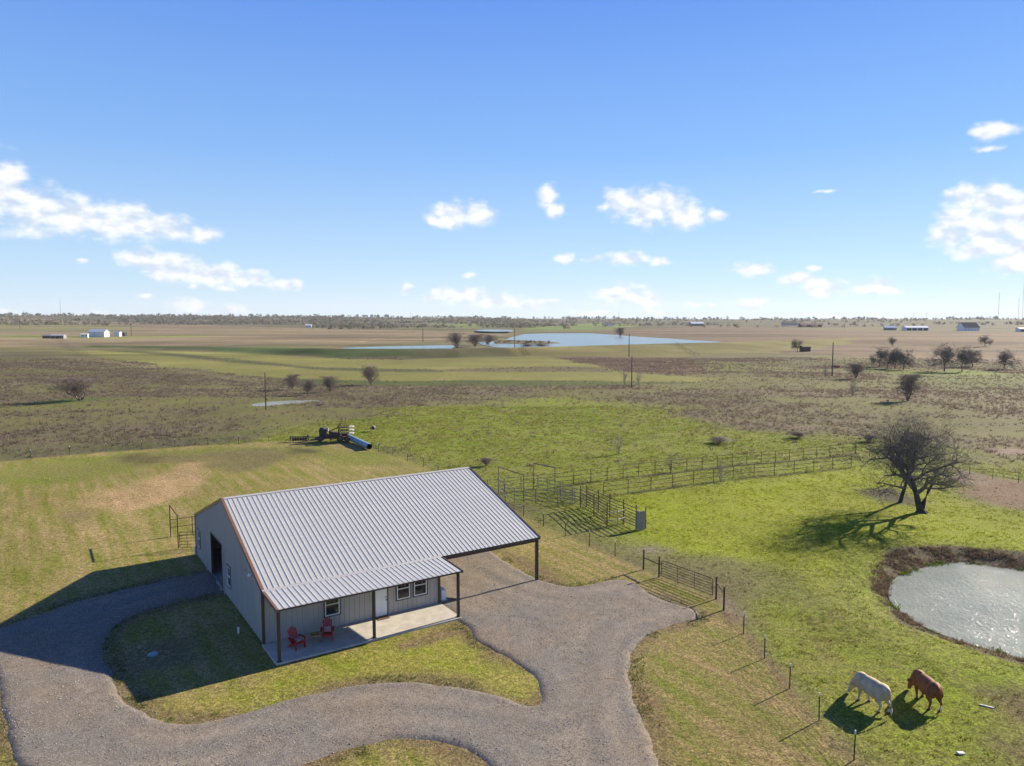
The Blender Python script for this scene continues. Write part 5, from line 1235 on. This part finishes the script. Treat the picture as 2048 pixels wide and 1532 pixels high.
# ------------------------------------------------------------------ trees and bushes
def grow_tree(seed, H, spread, trunk_r, lean=(0,0), forks=3, levels=4, twig=.012, first=.28, kids=(5,6,6,7), vase=False, minr=.004, flat=.93):
    """returns (trunk MB, crown MB): a tapering trunk, limbs, branches and twigs"""
    rnd = random.Random(seed); T, Cw = MB(), MB()
    def rdir(d, ang):
        a = Vector((rnd.gauss(0,1), rnd.gauss(0,1), rnd.gauss(0,1))); a = (a - a.dot(d)*d).normalized()
        return (d*math.cos(ang) + a*math.sin(ang)).normalized()
    def branch(p, d, L, r, lev):
        n = 5 if lev < 2 else 4 if lev == 2 else 3
        pts, rr = [p.copy()], [r]; q = p.copy(); dd = d.copy()
        wob = .16 if lev == 0 else .30
        for i in range(n):
            dd = (dd + Vector((rnd.gauss(0,wob), rnd.gauss(0,wob), rnd.gauss(0,wob) + (.06 if lev < 2 else .02)))).normalized()
            if q.z > H*flat: dd.z *= .3; dd.normalize()
            q = q + dd * (L/n); pts.append(q.copy()); rr.append(max(minr, r * (1 - .68*(i+1)/n)))
        tgt = T if lev == 0 else Cw
        tgt.tube(pts, rr, 8 if lev == 0 else 6 if lev == 1 else 4 if lev == 2 else 3, cap=False)
        if lev >= levels: return
        k = kids[min(lev, len(kids)-1)]
        for c in range(k):
            t = (first if lev == 0 else .22) + (1 - (first if lev == 0 else .22)) * (c + rnd.random()*.7) / k
            i = min(int(t*n), n-1); b = pts[i].lerp(pts[i+1], t*n - i); r0 = rr[i] * (.72 if lev == 0 else .62)
            dloc = (pts[i+1]-pts[i]).normalized()
            ang = rnd.uniform(.5, 1.15) if not vase else rnd.uniform(.25, .7)
            nd = rdir(dloc, ang)
            if lev == 0:
                out_ = Vector((math.cos(c*2.4+seed), math.sin(c*2.4+seed), 0)); nd = (nd*.5 + out_*spread*(.9 if not vase else .45) + Vector((0,0,.45 if not vase else .9))).normalized()
            elif nd.z < -.25: nd.z *= .3; nd.normalize()
            branch(b, nd, L * rnd.uniform(.5,.78) * (1.25 if lev == 0 else 1), r0, lev+1)
    base = Vector((0,0,-.1))
    if vase:
        for s in range(forks):
            a = s*2*math.pi/forks + rnd.random(); d = Vector((math.cos(a)*.55*rnd.uniform(.3,1), math.sin(a)*.55*rnd.uniform(.3,1), 1)).normalized()
            branch(base, d, H*.62, trunk_r, 0)
    else:
        branch(base, Vector((lean[0], lean[1], 1)).normalized(), H*.55, trunk_r, 0)
    return T, Cw

def plant(name, label, cat, p, T, Cw, tm, cm, rz=0, group=None, s=1):
    f = empty(name, (p[0],p[1],gz(p)), rz); tag(f, label, cat, group); f.scale = (s,s,s)
    T.build('trunk', tm, f, smooth=True); Cw.build('crown', cm, f)
    return f
# the two big mesquites beside the lane
T, Cw = grow_tree(11, 9.2, .72, .33, (-.16,-.05), levels=5, kids=(8,6,5,5,4), first=.34, flat=.99)
T.tube([(0,0,-.1),(.28,.15,.9),(.75,.3,1.9),(1.2,.4,2.7)], [.26,.2,.15,.1], 7, cap=False)
for k in range(4): T.tube([(0,0,.35),(math.cos(k*1.7)*.5,math.sin(k*1.7)*.5,.0),(math.cos(k*1.7)*.9,math.sin(k*1.7)*.9,-.15)], [.2,.12,.06], 6, cap=False)
rndl = random.Random(5); lf = MB()
for k in range(900):     # mistletoe clumps
    c = [(.9,.3,6.0),(-.2,.2,6.9),(1.5,.1,5.1)][k % 3]
    q = Vector(c) + Vector((rndl.gauss(0,.28), rndl.gauss(0,.28), rndl.gauss(0,.22))); a = Vector((rndl.gauss(0,1),rndl.gauss(0,1),rndl.gauss(0,1)))*.05; b = Vector((rndl.gauss(0,1),rndl.gauss(0,1),rndl.gauss(0,1)))*.05
    lf.add([q, q+a, q+b], [(0,1,2)])
big = plant('mesquite_tree', 'large spreading leafless mesquite tree with thick forked trunk by the lane end', 'tree', (37.53, 66.86), T, Cw, M_BARK, M_TWIG)
lf.build('mistletoe', pmat('mistletoe', (.035,.05,.015), .9), big)
T, Cw = grow_tree(23, 8.0, .85, .2, (-.2,.0), levels=5, kids=(6,5,5,4,4), first=.36, flat=.99)
plant('mesquite_tree', 'slimmer leafless mesquite tree with straight trunk beside the large forked one', 'tree', (37.65, 70.79), T, Cw, M_BARK, M_TWIG)

protos = []
for s in (31, 37, 44):
    T, Cw = grow_tree(s, 7.5, .7, .2, (.05*(s % 3 - 1),.03), levels=5, kids=(8,6,5,4,3), first=.3, minr=.014, flat=1.02)
    protos.append((T, Cw))
pm = []
for T, Cw in protos: pm.append((T.mesh('trunk', True), Cw.mesh('crown')))
for a, b in pm: a.materials.append(M_BARK); b.materials.append(M_TWIG)
def field_tree(label, p, h, k, rz, name='bare_tree', sx_=1.0, group='leafless trees in the right-hand field', cat='tree'):
    f = empty(name, (p[0],p[1],gz(p)), rz); tag(f, label, cat, group); f.scale = (h/7.5*sx_, h/7.5*sx_, h/7.5)
    link_mesh('trunk', pm[k][0], None, f); link_mesh('crown', pm[k][1], None, f)
FT = [
 ('leafless tree at the left end of the group of four in the right field', (138.3, 279.0), 7.3, 0, .3),
 ('leafless tree second from the left end of the group of four', (137.5, 271.7), 7.6, 1, 1.9),
 ('leafless slender tree second from the right end of the group of four', (141.1, 273.1), 6.8, 2, 2.7),
 ('leafless leaning tree at the right end of the group of four', (139.9, 264.8), 7.2, 0, 4.1),
 ('tallest dark leafless tree right of the group of four', (150.0, 257.0), 9.4, 1, .7),
 ('leafless tree standing close beside another behind the tallest dark tree', (153.1, 252.0), 7.8, 2, 5.2),
 ('leafless tree with thin trunk, rear one of the close pair', (173.4, 279.0), 7.6, 0, 2.2),
 ('lone leafless tree right of the close pair', (175.8, 264.8), 7.0, 1, 3.6),
 ('small round tree alone on the brown field behind the group of four', (244.3, 476.3), 6.2, 2, 1.1),
 ('small leafy-topped tree beside the dark hut on the dam end', (155.7, 404.9), 6.8, 1, 4.7),
 ('wide low bushy tree far out on the right brown field', (302.5, 475.1), 7.2, 0, 3.3),
]
for (lb, p, h, k, rz) in FT: field_tree(lb, p, h, k, rz, sx_=1.15 if 'wide' in lb else .9)
vp = []
for s in (51, 58):
    T, Cw = grow_tree(s, 3.0, .8, .07, forks=6, levels=4, kids=(5,5,5,4), first=.2, vase=True, minr=.005)
    a, b = T.mesh('trunk', True), Cw.mesh('crown'); a.materials.append(M_TWIGB); b.materials.append(M_TWIGB); vp.append((a, b))
T, Cw = grow_tree(66, 3.0, .8, .045, forks=4, levels=3, kids=(4,4,3), first=.2, vase=True, minr=.004)
vpp = [(T.mesh('trunk', True), Cw.mesh('crown'))]
for a, b in vpp: a.materials.append(M_PALET); b.materials.append(M_PALET)
def bush(label, p, h, w, k, rz, pale=False):
    f = empty('leafless_bush', (p[0],p[1],gz(p)), rz); tag(f, label, 'bush', 'leafless bushes in the rough field'); f.scale = (w/2.6, w/2.6, h/2.6)
    a, b = (vpp[0] if pale else vp[k]); link_mesh('trunk', a, None, f); link_mesh('crown', b, None, f)
BU = [
 ('large fan-shaped leafless bush in the brown weed field left of the pole', (-93.1, 159.3), 4.2, 6.8, 0, .4),
 ('leafless bush at the left of the three behind the puddle', (-55.6, 186.9), 3.3, 3.0, 1, 1.2),
 ('small rounded leafless bush in the middle of the three behind the puddle', (-47.9, 173.2), 2.9, 2.4, 0, 2.6),
 ('leafless bush at the right of the three behind the puddle', (-44.4, 180.4), 3.2, 3.1, 1, 3.9),
 ('dense round leafless bush at the meadow edge', (-38.3, 201.4), 4.3, 3.8, 0, 5.1),
 ('dark fan-shaped leafless bush in the brown weeds above the big tree', (85.4, 159.3), 4.8, 4.0, 1, .9),
 ('thin upright leafless bush in the brown weeds between pole and big tree', (78.7, 170.9), 3.4, 2.8, 0, 2.0, True),
 ('dark leafless bush in front of the group of four trees', (103.2, 222.0), 3.7, 4.0, 1, 4.4),
 ('tangled low bush at the corner of the lane fence behind the mesquite', (51.53, 106.18), .9, 2.4, 0, 3.0),
 ('low brown bush in the green pasture behind the near lane fence', (29.72, 105.74), .7, 2.6, 1, 1.4),
 ('low brown bush in the green pasture above the far lane fence end', (43.06, 110.29), .75, 2.4, 0, .2),
 ('small dark bush in the pasture just behind the carport roof ridge', (-3.14, 88.55), .8, 1.3, 1, 2.3),
]
for b in BU: bush(*b)
bush('pale bare shrub standing alone in the green pasture behind the pens', (14.02, 96.58), 2.2, 2.2, 0, .5, True)
bush('pale bare sapling overlapping the near lane fence', (22.81, 80.19), 2.0, 1.5, 0, 2.5, True)
bush('pale bare sapling overlapping the far lane fence', (18.4, 85.0), 1.8, 1.4, 0, 4.0, True)
bush('tall pale sapling left of the meadow corner pole', (30.9, 202.9), 4.6, 3.2, 0, 1.0, True)
bush('low pale sapling right of the meadow corner pole', (33.9, 198.3), 3.2, 3.8, 0, 5.4, True)
bush('pale bare sapling left of the brown field pole', (97.2, 229.8), 3.7, 3.0, 0, 3.1, True)
for i, (lb, p, h, w) in enumerate([('brown leafless thicket bush at the tip of the left lake arm', (-28.4, 383.8), 6.5, 6.5), ('brown leafless thicket bush on the land neck between the lake arms', (-19.8, 398.1), 5.5, 8.5), ('brown leafless thicket bush farther along the lake neck beside the channel', (-14.8, 447.9), 5.0, 7.5),
   ('low dark bush at the water edge nearer the reeds', (8.8, 409.5), 1.8, 6), ('low dark bush at the water edge under the reed tip', (17.3, 413.4), 1.8, 7), ('rusty brown shrub on the far shore of the lake', (94.6, 651.2), 7, 6)]):
    bush(lb, p, h, w, i % 2, i*1.3)

# ------------------------------------------------------------------ distant farms
def gable(name, label, p, rz, L, W_, eh, rh, wm, rm, cat, openside=0, windows=0, group='distant farm buildings'):
    f = empty(name, (p[0],p[1],gz(p)), rz); tag(f, label, cat, group)
    MB().prism([(-W_/2,-.6),(W_/2,-.6),(W_/2,eh),(0,rh),(-W_/2,eh)], 'x', -L/2, L/2).build('wall', wm, f)
    s = (rh-eh)/(W_/2)
    r_ = MB()
    for sg_ in (-1,1): r_.add([(-L/2-.4,0,rh+.12),(L/2+.4,0,rh+.12),(L/2+.4,sg_*(W_/2+.5),eh-.5*s+.12),(-L/2-.4,sg_*(W_/2+.5),eh-.5*s+.12),(-L/2-.4,0,rh+.3),(L/2+.4,0,rh+.3),(L/2+.4,sg_*(W_/2+.5),eh-.5*s+.3),(-L/2-.4,sg_*(W_/2+.5),eh-.5*s+.3)],
        [(0,1,2,3),(4,5,6,7),(0,1,5,4),(1,2,6,5),(2,3,7,6),(3,0,4,7)])
    r_.build('roof', rm, f)
    for i in range(openside):
        x0 = -L/2 + L*(i+.12)/openside; x1 = -L/2 + L*(i+.88)/openside
        MB().box(x0, x1, -W_/2-.06, -W_/2+.2, 0, eh*.85).build('bay_opening', M_BLACK, f)
    for i in range(windows):
        x0 = -L/2 + L*(i+.35)/windows
        w = MB().box(x0, x0+1.2, -W_/2-.08, -W_/2+.1, 1.0, 2.3).build('window', M_WHITE, f); MB().box(x0+.1, x0+1.1, -W_/2-.1, -W_/2-.06, 1.1, 2.2).build('pane', M_GLASS, w)
    return f
gable('metal_barn', 'pale steel barn at the distant farm on the left', (-341.2, 614.3), .05, 13, 9, 4.2, 6.2, M_STEEL, M_STEEL, 'barn', windows=0)
gable('open_shed', 'small white shed beside the steel barn', (-340.2, 642.2), 0, 4.5, 4, 3.2, 4.2, M_WHITE, M_STEEL, 'shed')
gable('open_shed', 'dark open-fronted shed next to the small white shed', (-341.1, 652.1), 0, 5, 4, 3.0, 3.6, M_BLACK, M_FGREY, 'shed', openside=1)
gable('farm_trailer', 'white stock trailer parked left of the steel barn', (-342.9, 597.0), .2, 5, 2.4, 2.6, 2.9, M_WHITE, M_WHITE, 'trailer', windows=2)
gable('low_shed', 'low grey sheds with pale roof left of the white trailer', (-344.9, 566.0), .1, 9, 5, 2.2, 3.0, M_FGREY, M_CAP, 'shed', openside=3)
gable('low_shed', 'low dark lean-to at the left end of the farm sheds', (-357.9, 573.5), .1, 6, 4, 1.9, 2.6, M_BLACK, M_FGREY, 'shed', openside=2)
gable('white_farmhouse', 'white gabled farmhouse with dark roof beyond the lake', (162.6, 1260.9), .5, 15, 10, 3.6, 7.5, M_WHITE, M_FROOF, 'house', windows=3)
gable('white_long_barn', 'long white-roofed barn on the right skyline field', (484.4, 894.6), -.05, 26, 12, 3.4, 5.2, M_WHITE, M_WHITE, 'barn', openside=4)
gable('white_house', 'white house with steep dark gabled roof right of the long barn', (535.5, 873.9), .15, 20, 12, 4, 9.5, M_WHITE, M_FROOF, 'house', windows=5)
gable('white_house', 'small white-roofed house left of the long white barn', (465.4, 916.3), -.3, 13, 9, 3, 5, M_FGREY, M_WHITE, 'house', windows=2)
gable('white_shed', 'small white shed at the far right field edge', (560.0, 817.1), 0, 10, 7, 3, 4.4, M_WHITE, M_STEEL, 'shed', openside=1)
gable('dark_ranch_house', 'dark-roofed ranch house in the far field, left of the red barn', (483.2, 1296.7), .1, 24, 13, 3.4, 7, M_CAP, M_FROOF, 'house', windows=4)
gable('red_barn', 'long dull red barn right of the dark-roofed ranch house', (457.3, 1142.5), 0, 32, 12, 3.2, 5.5, M_BARN, M_BARN, 'barn', openside=2)
gable('small_white_building', 'tiny white building in front of the left woodland', (-319.3, 1168.3), .1, 9, 6, 3, 4.4, M_STEEL, M_WHITE, 'shed')
gable('roofed_farm', 'pale roofed farm building on the far green slope right of the white farmhouse', (315.9, 1275.3), .1, 22, 12, 4, 7, M_FGREY, M_WHITE, 'barn')
gable('dark_hut', 'dark timber hut at the end of the dam beside the small tree', (159.8, 404.9), .2, 4.5, 3.5, 2.4, 2.9, M_BARN, M_FROOF, 'hut')
for i, (lb, p, h) in enumerate([('tallest lattice radio mast on the right skyline', (564.1, 864.8), 78), ('slender radio mast at the far right skyline edge', (310.7, 457.5), 62), ('tall thin radio mast beside the right picture woods beyond the far right shed', (313.2, 457.5), 105), ('short mast on the right skyline left of the white house', (466.0, 864.8), 24), ('short mast behind the long white barn', (481.1, 864.8), 22),
     ('thin mast on the skyline above the lake', (123.6, 864.8), 26), ('thin mast above the left woodland', (-523.5, 864.8), 50), ('thin mast above the far shore of the left lake arm', (-117.8, 864.8), 22)]):
    dist = 2600.0; az_ = math.atan2(p[0], p[1]); q = (dist*math.sin(az_), dist*math.cos(az_))
    f = empty('radio_mast', (q[0],q[1],gz(q)), 0); tag(f, lb, 'mast', 'masts along the skyline')
    w = .75 if h > 60 else .3; mb2 = MB()
    for k in range(3):
        a = k*2.094; mb2.tube([(w*math.cos(a),w*math.sin(a),0),(w*math.cos(a),w*math.sin(a),h)], .13, 3)
    mb2.build('legs', M_FGREY, f)
    lz = MB(); n_ = int(h/3.5)
    for j in range(n_):
        for k in range(3):
            a, b = k*2.094, (k+1)*2.094; lz.tube([(w*math.cos(a),w*math.sin(a),h*j/n_),(w*math.cos(b),w*math.sin(b),h*(j+1)/n_)], .07, 3)
    lz.build('lattice', M_FGREY, f)
# fence running down the dam face, pen by the far farm
pipe_fence('fence climbing the right half of the dam to the lake', [(96.5, 437.1), (94.1, 409.8), (92.8, 386.9), (90.8, 360.4)], 7, h=1.4, rails=(.5,1.1), r=.07, rr=.05)
pipe_fence('fence climbing the middle of the dam near the reeds', [(1.5, 378.5), (4.6, 381.6), (7.0, 369.6), (8.7, 360.4)], 6, h=1.4, rails=(.5,1.1), r=.07, rr=.05)
pipe_fence('grey pipe corral fence running from the far farm toward the meadow corner', [(-372.2, 610.6), (-309.8, 514.8), (-253.3, 430.4), (-208.5, 364.5)], 14, h=1.7, rails=(.5,1.0,1.6), r=.05, rr=.04, m=M_GREY)
wire_fence('low wire fence along the meadow edge from the corral corner', [(-205.7, 359.5), (-182.3, 336.4), (-142.3, 291.4), (-105.1, 249.6), (-78.6, 222.0), (-60.5, 211.2)], h=1.3)

td = empty('oil_drum', (*(119.6, 273.1), gz((119.6, 273.1)))); tag(td, 'orange red drum lying beside the brown field pole', 'drum')
MB().tube([(-.9,0,.5),(.9,0,.5)], .5, 12).build('barrel', pmat('orange_red', (.35,.07,.03), .6), td); MB().tube([(.9,0,.5),(.95,0,.5)], .52, 12).tube([(-.95,0,.5),(-.9,0,.5)], .52, 12).build('rim', M_RUST, td)

# ------------------------------------------------------------------ cattle
def cow(label, loc, rz, m, hoof_shift, s=1.0, tail=None, scale=1.0):
    """grazing cow facing +X, built as one fused surface"""
    prim = MB()
    def ell(c, r, rot=(0,0,0), n=16):
        M_ = Matrix.Rotation(rot[2],3,'Z') @ Matrix.Rotation(rot[1],3,'Y') @ Matrix.Rotation(rot[0],3,'X')
        vs, fs = [], []
        for i in range(1, n):
            th = math.pi*i/n
            for j in range(n):
                ph = 2*math.pi*j/n; vs.append(tuple(Vector(c) + M_ @ Vector((r[0]*math.sin(th)*math.cos(ph), r[1]*math.sin(th)*math.sin(ph), r[2]*math.cos(th)))))
        for i in range(n-2):
            for j in range(n): fs.append((i*n+j, (i+1)*n+j, (i+1)*n+(j+1) % n, i*n+(j+1) % n))
        vs += [tuple(Vector(c)+M_ @ Vector((0,0,r[2]))), tuple(Vector(c)+M_ @ Vector((0,0,-r[2])))]; a = len(vs)-2
        for j in range(n): fs.append((a, j, (j+1) % n)); fs.append((a+1, (n-2)*n+(j+1) % n, (n-2)*n+j))
        prim.add(vs, fs)
    def limb(pts, rad):
        prim.tube(pts, rad, 12)
        for p, r in zip(pts, rad): ell(p, (r,r,r), n=10)
    # trunk: deep chest, barrel, broad rump
    ell((-.02,0,.97),(.84,.36,.38)); ell((.52,0,.94),(.36,.30,.42)); ell((-.05,0,.84),(.58,.40,.35)); ell((-.60,0,1.03),(.38,.34,.36)); ell((.48,0,1.24),(.28,.14,.14)); ell((-.62,.0,1.23),(.27,.24,.14)); ell((-.52,.22,1.22),(.09,.07,.08)); ell((-.52,-.22,1.22),(.09,.07,.08))
    ell((-.05,0,1.25),(.80,.20,.125)); ell((-.80,0,1.12),(.14,.20,.22))
    # neck and head lowered to graze
    limb([(.68,0,1.08),(.92,.0,.84),(1.10,.02,.60)], [.30,.235,.17]); limb([(.72,0,.78),(.93,0,.62)], [.22,.15])
    limb([(1.10,.02,.60),(1.22,.03,.44),(1.31,.03,.25),(1.35,.03,.15)], [.17,.15,.105,.10])
    for s_ in (-1,1):
        limb([(1.12,.02+s_*.11,.68),(1.06,.02+s_*.24,.68),(1.03,.02+s_*.33,.63)], [.04,.065,.03])
        ell((-.62,s_*.24,.86),(.26,.13,.30),(0,.15,0)); ell((.50,s_*.24,.86),(.20,.11,.28))
    # legs with joints: knees in front, hocks behind
    h1, h2, h3, h4 = hoof_shift
    for (s_, dx_) in ((1,h1),(-1,h2)):
        limb([(.50,s_*.21,.78),(.50+dx_*.45,s_*.21,.46),(.50+dx_*.85,s_*.20,.18),(.50+dx_,s_*.20,.06)], [.13,.078,.050,.062])
    for (s_, dx_) in ((1,h3),(-1,h4)):
        limb([(-.62,s_*.22,.80),(-.56+dx_*.2,s_*.23,.60),(-.80+dx_*.75,s_*.22,.40),(-.74+dx_*.95,s_*.21,.16),(-.72+dx_,s_*.21,.06)], [.20,.13,.068,.048,.062])
    ell((-.36,0,.55),(.18,.15,.10))
    tl = tail or [(-.84,0,1.27),(-1.0,0,1.20),(-1.09,.03,.98),(-1.14,.05,.72),(-1.20,.07,.48)]
    me = prim.mesh('body'); o = link_mesh('tmp', me)
    rm_ = o.modifiers.new('r','REMESH'); rm_.mode = 'VOXEL'; rm_.voxel_size = .024
    sm = o.modifiers.new('s','SMOOTH'); sm.iterations = 7; sm.factor = .5
    dg = bpy.context.evaluated_depsgraph_get(); me2 = bpy.data.meshes.new_from_object(o.evaluated_get(dg))
    bpy.data.objects.remove(o); me2.name = 'body'; me2.materials.clear(); me2.materials.append(m)
    me2.polygons.foreach_set('use_smooth', [True]*len(me2.polygons))
    c = empty('cow', loc, rz); tag(c, label, 'cow'); c.scale = (scale,)*3
    link_mesh('body', me2, None, c)
    for (s_, dx_, x0) in ((1,h1,.50),(-1,h2,.50),(1,h3,-.72),(-1,h4,-.72)):
        MB().tube([(x0+dx_+.015,s_*.205,-.01),(x0+dx_+.005,s_*.205,.07)], [.078,.072], 10).build('hoof', M_HOOF, c)
    MB().tube(tl, [.06,.042,.032,.028,.026], 8).build('tail', m, c, smooth=True)
    e = Vector(tl[-1]); MB().tube([e, e+Vector((-.01,0,-.14)), e+Vector((-.02,.01,-.32))], [.034,.055,.012], 8).build('tail_tuft', M_TAILW, c, smooth=True)
    for s_ in (-1,1): MB().tube([(1.205,.025+s_*.118,.47),(1.21,.025+s_*.142,.468)], .022, 8).build('eye', M_HOOF, c)
    MB().tube([(1.37,.03,.12),(1.385,.03,.065)], [.082,.062], 10).build('muzzle', M_HOOF if m is M_COWB else pmat('muzzle', (.22,.17,.14), .5), c, smooth=True)
    return c
h_, f_ = (Vector((*(16.51, 32.39),0)) + Vector((*(16.79, 32.05),0)))/2, (Vector((*(16.36, 33.22),0)) + Vector((*(16.38, 32.72),0)))/2
dv_ = f_ - h_; ctr = (h_*.42 + f_*.58); print('cow1', dv_.length, math.degrees(math.atan2(dv_.y, dv_.x)))
cow('cream coloured cow grazing beside the wire fence, tail hanging', (ctr.x, ctr.y, gz(ctr)-.01), math.atan2(dv_.y, dv_.x), M_COWC, (.10,-.16,.10,-.08), scale=0.95)
h_, f_ = Vector((*(19.17, 32.41),0)), Vector((*(19.12, 33.49),0))
dv_ = f_ - h_; ctr = (h_ + f_)/2; print('cow2', dv_.length, math.degrees(math.atan2(dv_.y, dv_.x)))
cow('reddish brown cow grazing uphill of the cream cow', (ctr.x, ctr.y, gz(ctr)-.01), math.atan2(dv_.y, dv_.x), M_COWB, (-.08,.12,.14,-.06), tail=[(-.84,0,1.27),(-.97,-.02,1.2),(-1.03,-.04,.95),(-1.04,-.06,.65),(-1.05,-.06,.42)], scale=0.95)

# ------------------------------------------------------------------ thin winter haze over the whole prairie
hz = MB().box(-7400, 7400, -55, 8800, -8, 190).build('haze', None)
tag(hz, kind='stuff')
m = bpy.data.materials.new('haze'); m.use_nodes = True
n, l = m.node_tree.nodes, m.node_tree.links
n.remove(n['Principled BSDF'])
pv_ = n.new('ShaderNodeVolumePrincipled'); pv_.inputs['Color'].default_value = (0.86, 0.92, 1.0, 1); pv_.inputs['Density'].default_value = 0.00006; pv_.inputs['Anisotropy'].default_value = 0.1
l.new(pv_.outputs[0], n['Material Output'].inputs['Volume'])
hz.data.materials.clear(); hz.data.materials.append(m)
